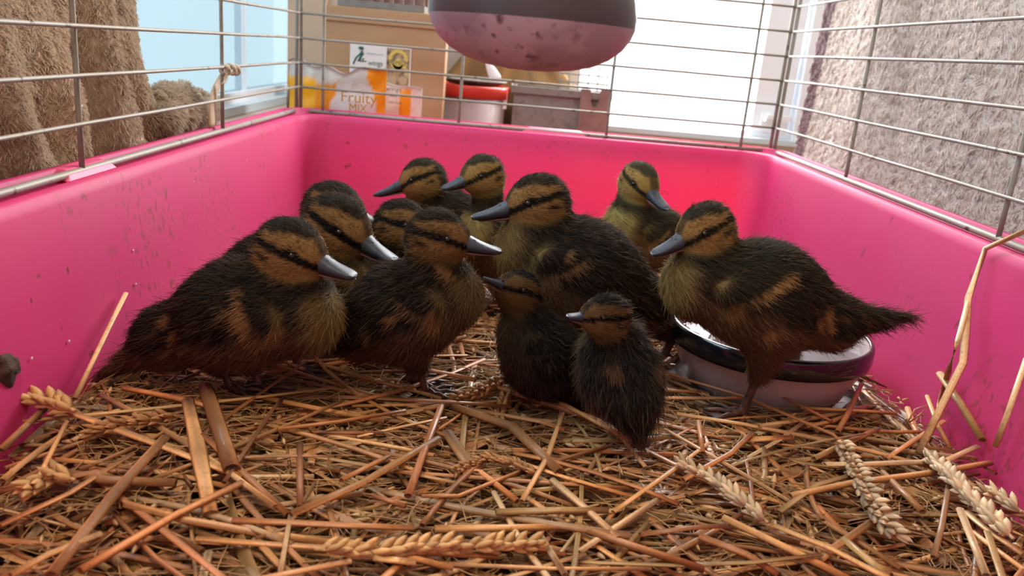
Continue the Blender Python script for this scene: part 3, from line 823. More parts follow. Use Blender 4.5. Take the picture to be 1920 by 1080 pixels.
def duckling(label, Y, head, tip, chest, body, rump, tail, feet=(), yellow=0., spots=(), nh=16000, long=1., baby=False, seed=1, h=.0024, neckup=0., tuck=True, dark=1., dgrey=0.):
    def pt(q): return at(q[0], q[1], Y + q[2])
    H = pt(head); hr = head[3] * pxm(H) * .93; T = pt(tip); C = pt(chest); rc = chest[3] * pxm(C); B = pt(body); rb = body[3] * pxm(B); R = pt(rump); rr = rump[3] * pxm(R); TT = pt(tail)
    fw = nrm(T - H); up = np.array([0, 0, 1.]); sd = nrm(np.cross(up, fw)); hu = np.cross(fw, sd)
    A = np.stack([fw, sd, hu])
    bf = nrm(C - R); bs = nrm(np.cross(up, bf)); bu = np.cross(bf, bs); AB = np.stack([bf, bs, bu])
    gz = float(surf(B[0], B[1])); base = np.array([B[0], B[1], gz])
    hc = H - fw * hr * .03
    nk0 = C + bu * rc * .35 - bf * rc * .05; nk1 = H - fw * hr * .28 - hu * hr * .45
    legs = []
    for k, f in enumerate(feet):
        F_ = np.array(f, float); F_[2] = max(float(surf(F_[0], F_[1])), FZ) + .002 if len(f) < 4 else f[2]
        legs.append(F_[:3])
    thigh = []
    for F_ in legs:
        side = np.sign((F_ - B) @ bs) or 1
        hip = B + bs * side * rb * .48 - bu * rb * .35 - bf * rb * .25
        hock = F_ + np.array([0, 0, max(.022, .45 * (hip[2] - F_[2]))]) - bf * rb * .20
        thigh.append((hip, hock, rb * .52, rb * .2))

    def sd_head(P):
        d = ell(P, hc, A, hr * np.array([1.05, .86, .96]))
        d = smin(d, ell(P, H + fw * hr * .42 - hu * hr * .12, A, hr * np.array([.74, .62, .58])), hr * .5)
        for s in (-1, 1): d = smin(d, ell(P, H + fw * hr * .15 + sd * s * hr * .36 - hu * hr * .32, A, hr * np.array([.62, .50, .5])), hr * .35)
        return d

    def sd_body(P):
        d = rcone(P, C, B, rc * .96, rb * .95)
        d = smin(d, rcone(P, B, R, rb * .95, rr), rb * .5)
        d = smin(d, ell(P, B + bu * rb * .02, AB, np.array([rb * 1.25, rb * .92, rb * .98])), rb * .4)
        d = smin(d, rcone(P, R + bu * rr * .15, R + (TT - R) * .62, rr * .72, rr * .30), rr * .6)
        d = smin(d, rcone(P, R + (TT - R) * .5, TT, rr * .34, .0022), rr * .25)
        for s in (-1, 1):      # stub wings
            wc = B + (C - B) * .42 + bs * s * rb * .86 + bu * rb * .16
            d = smin(d, ell(P, wc, AB, rb * np.array([.62, .16, .34])), rb * .16)
        for hip, hock, r1, r2 in thigh: d = smin(d, rcone(P, hip, hock, r1, r2), rb * .3)
        return d

    def sdf(P):
        d = smin(sd_head(P), rcone(P, nk0, nk1, rc * .62, hr * .74), hr * .45)
        return smin(d, sd_body(P), rc * .42)
    pts = np.array([H, T, C, B, R, TT] + [t[1] for t in thigh])
    rad = np.array([hr, .002, rc, rb * 1.3, rr, .004] + [.01] * len(thigh))[:, None] + .006
    lo = (pts - rad).min(0); hi = (pts + rad).max(0)
    V, F = nets(sdf, lo, hi, h)
    e = 1e-4
    N = nrm(np.stack([sdf(V + np.eye(3)[k] * e) - sdf(V - np.eye(3)[k] * e) for k in range(3)], 1))

    hd = sd_head(V); bd = smin(sd_body(V), rcone(V, nk0, nk0 + (nk1 - nk0) * .45, rc * .62, hr * .7), .001)
    wh = sst(bd - hd, -hr * .12, hr * .3)
    q = (V - H) @ A.T / hr; u, v, w = q[:, 0], np.abs(q[:, 1]), q[:, 2]
    nz = wob(V, 260, seed); nz2 = wob(V, 90, seed + 4)
    # head marking
    Hc = np.tile(BUFF * .5 + CHEEK * .5, (len(V), 1))
    Hc = mixc(Hc, BUFF * np.array([.9, .95, .8]) * .8, sst(-w, .45, .8))
    eyw = .16 + .10 * np.clip(-u, -.3, .8) * .4 - .38 * np.clip(u - .42, 0, 1)          # line height along the head
    wid = .135 + .05 * np.exp(-((u - .40) / .2) ** 2)
    Hc = mixc(Hc, STRIPE, sst(wid - np.abs(w - eyw) + .02 * nz, -.02, .045) * sst(u, -1.0, -.75) * sst(v, .12, .3))
    Hc = mixc(Hc, STRIPE, .85 * sst(1 - ((u + .42) / .27) ** 2 - ((w + .20) / .12) ** 2 + .2 * nz, 0, .6) * sst(v, .3, .5))
    crown = sst(w - (.52 + .16 * np.clip(u, 0, 1)) + .03 * nz, -.03, .07) * sst(.62 - v - .25 * np.clip(u, 0, 1) + .15 * np.clip(-u, 0, 1), -.05, .08)
    crown = np.maximum(crown, sst(-u, .66, .85) * sst(.75 - v, 0, .2) * sst(w, -.9, -.4))
    crown = np.maximum(crown, .8 * sst(u, .1, .5) * sst(w, .1, .35) * sst(.34 - v, 0, .15))
    Hc = mixc(Hc, CROWN, crown)
    # body marking
    ax0, ax1 = R, C; L = np.linalg.norm(ax1 - ax0)
    tb = ((V - ax0) @ bf) / L; cen = np.where(tb[:, None] > .5, B + (C - B) * np.clip(tb * 2 - 1, 0, 1)[:, None], R + (B - R) * np.clip(tb * 2, 0, 1)[:, None])
    rad_ = np.interp(np.clip(tb, 0, 1), [0, .5, 1], [rr, rb, rc]); hb = ((V - cen) @ bu) / rad_
    Bc = np.tile(BELLY, (len(V), 1)); Bc = Bc * (1 + .12 * nz2[:, None])
    frontness = sst(N @ bf, .1, .65) * sst(tb, .75, 1.02)
    Bc = mixc(Bc, BUFF * np.array([.95, 1, .9]), frontness * .9)
    back = sst(hb + .12 * nz2 + .06 * nz + .10 * (1 - np.clip(tb, 0, 1)), -.28, .0) * (1 - frontness * sst(-hb + .75, 0, .5) * .95)
    Bc = mixc(Bc, DARK, back)
    def patch(t0, h0, a, b, ang, s=1.):
        x = (tb - t0); y = (hb - h0) * .45; ca, sa = math.cos(ang), math.sin(ang)
        return s * sst(1 - ((x * ca + y * sa) / a) ** 2 - ((-x * sa + y * ca) / b) ** 2 + .35 * nz, 0, .7)
    for pa in (patch(.20, .02, .045, .13, -.35, .9), patch(.70, .25, .032, .20, .5, .8), patch(.82, -.25, .07, .15, .2, .7), patch(.03, .42, .04, .05, 0, .4)):
        Bc = mixc(Bc, SPOT, pa * sst(np.abs((V - cen) @ bs) / rad_, .3, .5))
    Bc = mixc(Bc, DARK, .75 * patch(.9, .05, .10, .12, 0) * sst(np.abs((V - cen) @ bs) / rad_, .4, .6))
    for (sx, sy, sa, sb, ang) in spots:
        s0 = at(sx, sy, Y - rb * .8); mpp = pxm(s0); ca, sa_ = math.cos(ang), math.sin(ang)
        rel = (V - s0) @ np.stack([np.array([1., 0, 0]), np.array([0, 0, 1.])], 1) / mpp
        x = rel[:, 0] * ca + rel[:, 1] * sa_; y = -rel[:, 0] * sa_ + rel[:, 1] * ca
        Bc = mixc(Bc, SPOT * 1.15, sst(1 - (x / sa) ** 2 - (y / sb) ** 2 + .5 * nz, 0, .8) * sst(N @ np.array([0, -1., 0]), -.1, .2))
    tailw = sst(-tb, .02, .25)
    Bc = mixc(Bc, np.where(hb[:, None] > -.1, DARK, BELLY), tailw)
    Cc = Bc * (1 - wh[:, None]) + Hc * wh[:, None]
    if yellow: Cc = mixc(Cc, Cc * np.array([1.35, 1.5, 1.3]) + np.array([.02, .02, .008]), np.full(len(V), yellow))
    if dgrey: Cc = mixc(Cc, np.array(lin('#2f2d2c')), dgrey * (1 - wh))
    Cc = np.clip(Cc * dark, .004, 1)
    root = thing('duckling', label, 'duckling', base)
    mk('body', V, F, M['skin'], root, cols=Cc * .8)
    # down
    r = np.random.default_rng(seed)
    bh = np.linalg.norm(V - T, axis=1)
    i = r.integers(0, len(V), nh); tj = r.normal(size=(nh, 3)); tj -= (tj * N[i]).sum(1, keepdims=True) * N[i]
    roots = V[i] + tj * h * .45; Ni = N[i]; whi = wh[i][:, None]
    flow_b = -bf + bu * -.35; flow_h = -fw - hu * .2
    fl = flow_b * (1 - whi) + flow_h * whi; fl = fl - (fl * Ni).sum(1, keepdims=True) * Ni; fl = nrm(fl)
    tl = sst(-tb[i], .0, .3)
    cl = np.column_stack([wob(roots, 330, seed + 20 + k) for k in range(3)])
    D = nrm(fl * .9 + Ni * (.42 - .25 * tl[:, None]) + cl * .22 + r.normal(size=(nh, 3)) * .16)
    Bn = -Ni * .12 + fl * .15
    q_ = u[i]
    lens = np.where(wh[i] > .5, .0042 * (1 - .72 * sst(q_, .1, .9)), .0078 + .006 * tl) * (hr / .025) ** .5 * long * r.uniform(.55, 1.25, nh)
    lens = np.where((wh[i] > .5) & (q_ < -.5), lens * 1.25, lens)
    fz = r.random(nh) < .07; lens = np.where(fz, lens * 1.45, lens); D = np.where(fz[:, None], nrm(D + Ni * .5 + r.normal(size=D.shape) * .2), D)
    cc = Cc[i] * r.uniform(.72, 1.25, (nh, 1)) * 1.12
    tipc = r.random(nh) < .18 * (1 - wh[i]); cc[tipc] = cc[tipc] * .6 + SPOT * .22
    cc[fz] = cc[fz] * .7 + SPOT * .22  # stray fuzz coloured lighter: rim light painted into the down
    hairs('down', roots, D, Bn, lens, .00021, cc, M['down'], root, 4, .3)
    # bill: flat spatulate upper mandible, thinner lower one
    b0 = H + fw * hr * .70 - hu * hr * .04; Lb = np.linalg.norm(T - b0)
    hl = hu
    prof = [(0, .40, .46, -.28), (.12, .40, .39, -.29), (.3, .37, .27, -.28), (.5, .35, .165, -.25), (.7, .355, .095, -.21), (.86, .335, .06, -.18), (.95, .25, .03, -.15), (1.0, .09, -.03, -.11)]
    if baby: prof = [(t, w_ * .85, a_ * .8, b_ * .8) for t, w_, a_, b_ in prof]
    drop = 0
    Vb = []; nb = 12
    for t, w_, zt_, zb_ in prof:
        c0 = b0 + fw * Lb * t
        for k in range(nb):
            a = 2 * np.pi * k / nb; x = math.cos(a); z = math.sin(a)
            zz = zt_ * max(z, 0) ** .9 if z > 0 else zb_ * abs(z) ** .6
            Vb.append(c0 + sd * x * w_ * hr + hl * zz * hr)
    Fb = grid_faces(len(prof), nb, True) + [tuple(range(nb)), tuple(reversed(range((len(prof) - 1) * nb, len(prof) * nb)))]
    bill = mk('bill', Vb, Fb, M['bill'], root)
    Vb = []
    for t, w_, zt_, zb_ in [(0, .33, -.26, -.44), (.3, .29, -.26, -.38), (.6, .27, -.22, -.31), (.82, .22, -.18, -.24), (.9, .10, -.16, -.19)]:
        c0 = b0 + fw * Lb * t
        for k in range(8):
            a = 2 * np.pi * k / 8; z = math.sin(a); Vb.append(c0 + sd * math.cos(a) * w_ * hr + hl * ((zt_ + zb_) / 2 + z * (zt_ - zb_) / 2) * hr)
    mk('lower_bill', Vb, grid_faces(5, 8, True) + [tuple(range(8)), tuple(reversed(range(32, 40)))], M['bill_low'], root)
    def ball(name, c, rad, m, par, stretch=None, n=12):
        P, Fq = lathe([(math.sin(t) + 1e-4, -math.cos(t)) for t in np.linspace(0, math.pi, 8)], (0, 0, 0), n)
        P = P * rad
        if stretch is not None: P = P[:, :1] * stretch[0] * fw + P[:, 1:2] * stretch[1] * sd + P[:, 2:] * stretch[2] * hu
        return mk(name, P + c, Fq, m, par)
    for s in (-1, 1):
        ball('nostril', b0 + fw * Lb * .36 + sd * s * hr * .17 + hl * hr * .19, hr * .055, M['nostril'], bill, (1.6, .5, .7))
        dirv = fw * .42 + sd * s * .80 + hu * .14; dirv = nrm(dirv)
        ts = np.linspace(.3, 1.4, 120) * hr; vals = sd_head(H + ts[:, None] * dirv); t0 = ts[np.argmax(vals > 0)]
        ball('eye', H + dirv * (t0 - hr * .035), hr * .11, M['eye'], root)
    # legs
    for (hip, hock, r1, r2), F_ in zip(thigh, legs):
        ank = F_ + np.array([0, 0, .004]); s_k = rb / .04
        P = np.vstack([hock + nrm(hip - hock) * .004, hock, (hock * .5 + ank * .5), ank, ank + bf * .004 - np.array([0, 0, .002])])
        V1, F1 = tube(P, np.array([.0052, .0046, .0034, .0040, .003]) * s_k, 10)
        leg = mk('leg', V1, F1, M['leg'], root)
        mb = MB(); Lf = .034 * s_k; bfh = nrm(bf * [1, 1, 0]); bsh = np.cross([0, 0, 1.], bfh)
        ends = []
        for ang in (-.55, 0, .55):
            dd = bfh * math.cos(ang) + bsh * math.sin(ang); ends.append(F_ + dd * Lf * (1 if ang == 0 else .88))
            ks = np.linspace(0, 1, 6); mb.tube(F_ + ks[:, None] * dd * Lf * (1 if ang == 0 else .88) + np.array([0, 0, 1]) * (.0035 * np.abs(np.sin(ks * 7)) + .002)[:, None], np.array([.0030, .0026, .0024, .002, .0018, .0008]) * s_k, 7)
        z1 = np.array([0, 0, .0022]); z2 = np.array([0, 0, .0008])
        ring = [F_, ends[0], (ends[0] + ends[1]) / 2 * .94 + F_ * .06, ends[1], (ends[1] + ends[2]) / 2 * .94 + F_ * .06, ends[2]]
        mb.add([p_ + z1 for p_ in ring] + [p_ + z2 for p_ in ring], [(0, 1, 2, 3), (0, 3, 4, 5), (9, 8, 7, 6), (11, 10, 9, 6)] + [(k, 6 + k, 6 + (k + 1) % 6, (k + 1) % 6) for k in range(6)])
        mb.tube(np.array([F_ + [0, 0, .006], F_ - bfh * .006 + [0, 0, .003], F_ - bfh * .010 + [0, 0, .001]]), [.002, .0017, .0007], 6)
        mb.make('foot', M['leg'], leg)
    return root


def gxy(px, py): p_ = gp(px, py, .038); return (p_[0], p_[1], 0)


duckling('large striped duckling at the front left, tail down by the left tray wall', .60,
         (545, 468, 0, 65), (669, 515, -.012), (568, 592, -.004, 76), (452, 588, .0, 88), (318, 634, .008, 54), (192, 702, .012),
         [gxy(432, 748), gxy(486, 740)], nh=26000, seed=1, spots=[(300, 612, 24, 9, .9), (462, 590, 55, 13, -1.25), (525, 618, 30, 16, 1.3)])
duckling('duckling right behind the front left one, bill pointing down to the right', .685,
         (633, 422, 0, 63), (750, 490, -.015), (636, 525, .0, 64), (520, 520, .006, 74), (436, 545, .012, 52), (360, 590, .02),
         [gxy(560, 700)], nh=18000, seed=2)
duckling('duckling whose dark crown just shows above the one behind the front left duckling', .775,
         (626, 390, 0, 55), (718, 418, -.005), (630, 470, .01, 46), (565, 490, .012, 56), (500, 520, .01, 42), (450, 550, .02),
         nh=9000, seed=3)
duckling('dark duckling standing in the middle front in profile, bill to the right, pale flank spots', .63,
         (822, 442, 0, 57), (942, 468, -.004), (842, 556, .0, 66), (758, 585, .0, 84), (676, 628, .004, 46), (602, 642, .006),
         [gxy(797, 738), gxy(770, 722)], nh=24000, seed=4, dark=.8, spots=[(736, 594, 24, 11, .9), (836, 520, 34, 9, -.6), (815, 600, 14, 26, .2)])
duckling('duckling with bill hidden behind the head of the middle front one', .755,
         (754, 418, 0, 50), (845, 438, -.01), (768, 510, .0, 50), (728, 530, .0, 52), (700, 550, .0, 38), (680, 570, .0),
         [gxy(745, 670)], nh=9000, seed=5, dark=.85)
duckling('back row duckling in left profile, upper left of the group, grey bill to the left', 1.0,
         (792, 334, 0, 41), (699, 363, 0), (792, 398, .01, 40), (845, 412, .02, 50), (895, 428, .03, 34), (935, 440, .04),
         [gxy(825, 500)], nh=9000, seed=6, yellow=.4)
duckling('upright duckling with pale throat, between the back left one and the big central one', .90,
         (904, 326, 0, 41), (828, 351, -.022), (902, 440, .0, 48), (940, 470, .03, 58), (985, 500, .05, 40), (1020, 510, .07),
         [gxy(920, 570)], nh=10000, seed=7, yellow=.6)
duckling('biggest central duckling in left profile with a broad dark back', .735,
         (1008, 376, 0, 57), (883, 404, -.006), (992, 468, .0, 66), (1085, 518, .004, 98), (1190, 566, .006, 56), (1302, 572, .012),
         [gxy(1245, 668), gxy(1090, 690)], nh=26000, seed=8, yellow=.12, spots=[(1066, 478, 16, 7, 1.2)])
duckling('yellowish duckling at the back right, bill pointing down at the right', .985,
         (1200, 340, 0, 40), (1252, 391, -.045), (1178, 428, .0, 52), (1222, 448, .02, 56), (1275, 462, .04, 40), (1320, 470, .06),
         [gxy(1200, 520)], nh=11000, seed=9, yellow=1.0)
duckling('large duckling standing at the water bowl with its tail to the right wall', .655,
         (1322, 427, 0, 52), (1221, 474, -.012), (1312, 532, .0, 72), (1430, 556, .0, 90), (1556, 604, .002, 50), (1704, 593, .006),
         [(at(1392, 752, .66)[0], .655, 0), (at(1470, 690, .70)[0], .715, .030, 1)], nh=28000, seed=10, yellow=.35, spots=[(1558, 604, 34, 10, -1.1), (1452, 535, 50, 10, .7), (1440, 620, 22, 14, .5)])
duckling('small dark duckling squatting in the middle, shade painted into its body colour', .655,
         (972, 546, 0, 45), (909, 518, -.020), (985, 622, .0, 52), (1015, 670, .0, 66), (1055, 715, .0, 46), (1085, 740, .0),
         nh=14000, seed=11, baby=True, dark=.6, dgrey=.5, long=1.1, spots=[(1027, 683, 16, 7, 1.2), (970, 598, 22, 8, .3)])  # body shade put into the colour, the face left lighter
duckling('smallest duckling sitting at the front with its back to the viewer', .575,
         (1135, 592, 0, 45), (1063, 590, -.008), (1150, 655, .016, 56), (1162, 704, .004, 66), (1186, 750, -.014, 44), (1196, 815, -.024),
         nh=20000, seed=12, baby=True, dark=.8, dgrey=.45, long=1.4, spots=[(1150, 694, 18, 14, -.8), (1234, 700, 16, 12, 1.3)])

# ------------------------------------------------------------------ straw
TX0, TX1, TY0, TY1 = RX0 + .006, RX1 - .006, RY0 + .02, RY1 - .02
PAL = [tuple(1.02 * np.array(lin(c)) + .03 * np.array([.8, .9, 1.])) for c in ('#c98c4a', '#b9773a', '#d8a060', '#a8662e', '#c07a3c', '#8a5526', '#d9ad78', '#b58c4e', '#9a6a34', '#c4874e')]


def inside(P):
    z = np.clip(P[:, 2] / .19, 0, 1); o = .030 * (1 - z)
    return (P[:, 0] > RX0 + o + .004).all() and (P[:, 0] < RX1 - o - .004).all() and (P[:, 1] < RY1 - o - .004).all() and (P[:, 1] > RY0 + o + .004).all()


def stalk_geo(P, R, col, rng, n=7, flat=.8, rings=None, streak=.5):
    """one straw: streaked tube with nodes"""
    V, F = tube(P, R, n, flat, cap=False)
    k = len(P)
    side = 1 + streak * rng.uniform(-1, .7, n); along = 1 + .12 * rng.uniform(-1, 1, k)
    c = np.asarray(col)[None, None] * side[None, :, None] * along[:, None, None]
    if rings is not None:
        for q in rings: c[q] *= .62
    # ends capped just inside, the hollow's shade painted as a darker colour
    e0 = V[:n].mean(0); e1 = V[-n:].mean(0); T0 = nrm(P[1] - P[0]); T1 = nrm(P[-1] - P[-2])
    V = np.vstack([V, V[:n] * .5 + e0 * .5 + T0 * R[0] * .8, V[(k - 1) * n:k * n] * .5 + e1 * .5 - T1 * R[-1] * .8])
    b0 = k * n; b1 = b0 + n
    F = F + [(j, b0 + j, b0 + (j + 1) % n, (j + 1) % n) for j in range(n)] + [tuple(range(b0 + n - 1, b0 - 1, -1))]
    o = (k - 1) * n
    F = F + [(o + j, o + (j + 1) % n, b1 + (j + 1) % n, b1 + j) for j in range(n)] + [tuple(range(b1, b1 + n))]
    C = np.vstack([c.reshape(-1, 3), np.tile(np.asarray(col) * .3, (n, 1)), np.tile(np.asarray(col) * .3, (n, 1))])
    return V, F, np.clip(C, 0, 1)


def path_pts(P, seg, rng, R):
    """resample a polyline sharply and add nodes; returns points, radii, node rings"""
    P = np.asarray(P, float); out = []; rad = []; nodes = []
    for i in range(len(P) - 1):
        L = np.linalg.norm(P[i + 1] - P[i]); m = max(1, int(L / seg))
        for j in range(m): out.append(P[i] + (P[i + 1] - P[i]) * j / m); rad.append(R)
    out.append(P[-1]); rad.append(R)
    out = np.array(out); rad = np.array(rad)
    if len(out) > 4:
        q = rng.integers(2, len(out) - 2); rad[q] *= 1.18; nodes.append(q)
    return out, rad * rng.uniform(.94, 1.06, len(rad)), nodes


def rand_stalk(rng, ylo, yhi, zlo, zhi, Llo, Lhi, Rlo=.0013, Rhi=.0026, leaf=.25):
    for _ in range(30):
        x = rng.uniform(TX0 + .02, TX1 - .02); y = ylo + (yhi - ylo) * rng.random() ** 1.0
        L = rng.uniform(Llo, Lhi); a = rng.uniform(0, np.pi); a = a if rng.random() < .6 else rng.normal(0, .45)
        dx, dy = math.cos(a) * L / 2, math.sin(a) * L / 2
        t = np.linspace(-1, 1, 5)
        X = x + dx * t; Yv = y + dy * t
        bend = rng.normal(0, .04) * L
        X = X - math.sin(a) * bend * (t * t - .4); Yv = Yv + math.cos(a) * bend * (t * t - .4)
        z = surf(X, Yv).mean() + rng.uniform(zlo, zhi); tilt = rng.normal(0, .035)
        Z = z + tilt * t * L / 2 - .1 * bend * t * t
        P = np.stack([X, Yv, np.maximum(Z, .004)], 1)
        if inside(P) and (np.hypot(X - bo[0], Yv - bo[1]) > .086).all(): break
    else: return None
    return P


rng = np.random.default_rng(42)
bed = MB()
# solid litter underneath
gx = np.linspace(RX0 + .027, RX1 - .027, 40); gy = np.linspace(RY0 + .027, RY1 - .027, 60)
GX, GY = np.meshgrid(gx, gy, indexing='ij'); GZ = np.maximum(surf(GX, GY) - .016, .006)
GZ = np.where(np.hypot(GX - bo[0], GY - bo[1]) < .074, .004, GZ)
bed.add(np.stack([GX, GY, GZ], -1).reshape(-1, 3), grid_faces(40, 60), np.array(lin('#3a2816')))
def ribbon(P, w, rng, col, curl=.3):
    T, U, Wv = frames(P); k = len(P); s = np.linspace(0, 1, k)
    ww = w * np.sin(np.pi * np.clip(s * .9 + .08, 0, 1)) ** .6
    tw = rng.uniform(-.9, .9) + rng.uniform(-1.2, 1.2) * s
    side = U * np.cos(tw)[:, None] + Wv * np.sin(tw)[:, None]; nn = np.cross(T, side)
    V = np.vstack([P - side * ww[:, None] + nn * ww[:, None] * curl, P, P + side * ww[:, None] + nn * ww[:, None] * curl])
    F = [(r * k + i, r * k + i + 1, (r + 1) * k + i + 1, (r + 1) * k + i) for r in (0, 1) for i in range(k - 1)]
    C = np.vstack([np.tile(np.asarray(col) * m, (k, 1)) for m in (.95, .72, 1.08)])
    return V, F, C
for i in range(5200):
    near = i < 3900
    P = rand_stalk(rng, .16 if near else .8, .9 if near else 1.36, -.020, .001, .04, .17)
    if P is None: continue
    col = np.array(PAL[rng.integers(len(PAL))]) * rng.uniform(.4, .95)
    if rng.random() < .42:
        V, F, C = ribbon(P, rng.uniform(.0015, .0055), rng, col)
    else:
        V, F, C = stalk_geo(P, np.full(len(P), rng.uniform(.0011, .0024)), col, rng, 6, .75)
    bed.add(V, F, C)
# chaff husks
def husk(c, d, L, w, rng, col):
    d = nrm(d); s = nrm(np.cross(d, [0, 0, 1.] if abs(d[2]) < .9 else [1., 0, 0])); u = np.cross(s, d)
    V = []; k = 5
    for t in np.linspace(0, 1, k):
        ww = w * math.sin(math.pi * min(1, t * .93 + .07)) ** .8; p_ = c + d * L * t
        V += [p_ - s * ww, p_ + u * ww * .8, p_ + s * ww, p_ - u * ww * .35]
    F = []
    for i in range(k - 1):
        for j in range(4): F.append((4 * i + j, 4 * i + (j + 1) % 4, 4 * i + 4 + (j + 1) % 4, 4 * i + 4 + j))
    return V, F, np.tile(np.asarray(col) * rng.uniform(.8, 1.15), (4 * k, 1)) * rng.uniform(.9, 1.1, (4 * k, 1))
for i in range(1500):
    x = rng.uniform(TX0 + .02, TX1 - .02); y = rng.uniform(.2, .85)
    if math.hypot(x - bo[0], y - bo[1]) < .105: continue
    c = np.array([x, y, float(surf(x, y)) + rng.uniform(-.008, .004)])
    d = rng.normal(size=3) * [1, 1, .25]
    V, F, C = husk(c, d, rng.uniform(.006, .013), rng.uniform(.0012, .0026), rng, lin('#c9a070'))
    bed.add(V, F, C)
# very thin fibres
for i in range(3200):
    P = rand_stalk(rng, .16, .85, -.006, .006, .02, .08)
    if P is None: continue
    V, F = tube(P + rng.normal(0, .0015, P.shape), np.full(5, .0004), 4, 1, False)
    bed.add(V, F, np.array(lin('#b58a55')) * rng.uniform(.6, 1.1))
tag(bed.make('straw_bedding', M['straw'], loc=(.05, .6, .0)), 'thick bed of matted golden straw and chaff covering the tray floor', 'straw', kind='stuff')

# loose stalks one by one, random ones then the ones the photograph shows clearly
GROUP = 'loose straw stalks on the bedding'
GLAB = 'plain loose straw stalk, one of many scattered alike on top of the bedding'


def put_stalk(P, R, col, label=GLAB, group=GROUP, flat=.8, seg=.03, name='straw_stalk'):
    Q, rad, nodes = path_pts(P, seg, rng, R)
    V, F, C = stalk_geo(Q, rad, col, rng, 8, flat, nodes)
    c = Q.mean(0)
    return tag(mk(name, V, F, M['straw'], cols=C, loc=c), label, 'straw', group)


cnt = 0
while cnt < 205:
    P = rand_stalk(rng, .2, .78, .000, .009, .07, .24)
    if P is None: continue
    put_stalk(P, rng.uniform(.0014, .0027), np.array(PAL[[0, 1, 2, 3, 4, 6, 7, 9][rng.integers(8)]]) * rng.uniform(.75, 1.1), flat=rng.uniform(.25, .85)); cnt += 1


def G(px, py, dz=.008):
    p_ = gp(px, py, .04)
    for _ in range(3): p_ = gp(px, py, float(surf(p_[0], p_[1])) + dz)
    return p_


TR = [  # pixel polylines of stalks lying on the surface, width in pixels, tone
    ([(118, 768), (300, 835), (455, 895)], 15, 2), ([(310, 820), (215, 925), (95, 1078)], 19, 9), ([(455, 905), (330, 965), (150, 1070)], 16, 4),
    ([(352, 750), (372, 845), (395, 962)], 24, 2), ([(385, 725), (410, 800), (435, 880)], 28, 8), ([(235, 945), (350, 975), (490, 1000), (640, 1020)], 17, 0),
    ([(545, 965), (525, 1078)], 10, 6), ([(545, 965), (680, 905), (822, 822)], 16, 0), ([(380, 815), (470, 900), (540, 965)], 13, 1), ([(435, 975), (640, 985), (775, 990)], 17, 4),
    ([(815, 992), (940, 990), (1080, 988)], 17, 0), ([(1078, 985), (1180, 1022), (1320, 1068)], 18, 1), ([(562, 830), (563, 950)], 13, 5), ([(640, 900), (700, 870), (730, 855)], 11, 4),
    ([(850, 762), (960, 800), (1050, 885)], 20, 8), ([(838, 810), (865, 850), (893, 890)], 24, 8), ([(828, 760), (790, 860), (765, 930)], 14, 3), ([(1055, 775), (1025, 860), (978, 940)], 10, 2),
    ([(940, 855), (1060, 895), (1200, 935)], 11, 0), ([(1035, 900), (1100, 955), (1160, 1010)], 15, 6), ([(1240, 932), (1160, 985), (1085, 1035)], 12, 6), ([(1330, 830), (1250, 890), (1150, 960)], 10, 0),
    ([(930, 960), (1050, 957), (1140, 957)], 15, 7), ([(870, 765), (1010, 790), (1060, 805)], 11, 0), ([(985, 715), (1070, 765), (1190, 830)], 13, 0), ([(920, 722), (1040, 760), (1150, 800), (1200, 815)], 15, 4),
    ([(1010, 1000), (1060, 1078)], 14, 6), ([(700, 1045), (780, 1055)], 18, 2), ([(860, 880), (900, 885), (970, 940)], 13, 4), ([(420, 905), (510, 770), (530, 745)], 8, 5),
    ([(490, 745), (590, 765), (720, 790)], 15, 0), ([(520, 805), (640, 790), (760, 770)], 9, 4), ([(0, 845), (90, 760)], 13, 8), ([(0, 920), (180, 885), (210, 895)], 14, 9),
    ([(125, 790), (90, 860), (62, 915)], 9, 2), ([(80, 880), (200, 900), (330, 905)], 19, 8), ([(630, 1010), (730, 1035), (850, 1065)], 16, 0), ([(700, 930), (760, 950)], 10, 3),
    ([(1355, 970), (1480, 1030), (1600, 1090)], 16, 0), ([(1365, 985), (1290, 990), (1200, 1002)], 13, 3), ([(1640, 975), (1560, 1030), (1530, 1055)], 15, 0), ([(1655, 885), (1700, 930), (1730, 960)], 13, 0),
    ([(1545, 870), (1620, 870), (1770, 865), (1870, 840)], 12, 6), ([(1480, 930), (1600, 905), (1760, 885), (1860, 868)], 13, 0), ([(1280, 900), (1370, 850), (1410, 812)], 11, 4), ([(1395, 825), (1485, 820)], 16, 0),
    ([(1310, 790), (1318, 850)], 10, 3), ([(1615, 720), (1590, 775), (1570, 810)], 9, 3), ([(1460, 960), (1530, 910), (1600, 890)], 12, 7), ([(1780, 905), (1765, 990), (1750, 1045)], 10, 8),
    ([(1310, 1005), (1400, 1040), (1460, 1078)], 15, 3), ([(1810, 960), (1860, 1000), (1920, 1040)], 14, 6), ([(1800, 955), (1830, 1030), (1850, 1080)], 14, 6), ([(1580, 1010), (1640, 1060), (1670, 1080)], 16, 7),
    ([(1420, 720), (1500, 760), (1560, 790)], 8, 3), ([(1620, 765), (1560, 790), (1510, 800)], 9, 4), ([(1500, 765), (1600, 770), (1680, 775)], 9, 0), ([(1660, 860), (1780, 790)], 9, 4),
    ([(985, 880), (860, 930), (790, 930)], 9, 4), ([(590, 905), (540, 990), (480, 1010)], 8, 8), ([(250, 850), (130, 925), (0, 985)], 12, 9), ([(190, 1000), (90, 1040), (20, 1078)], 13, 2),
]
SEEN = set()
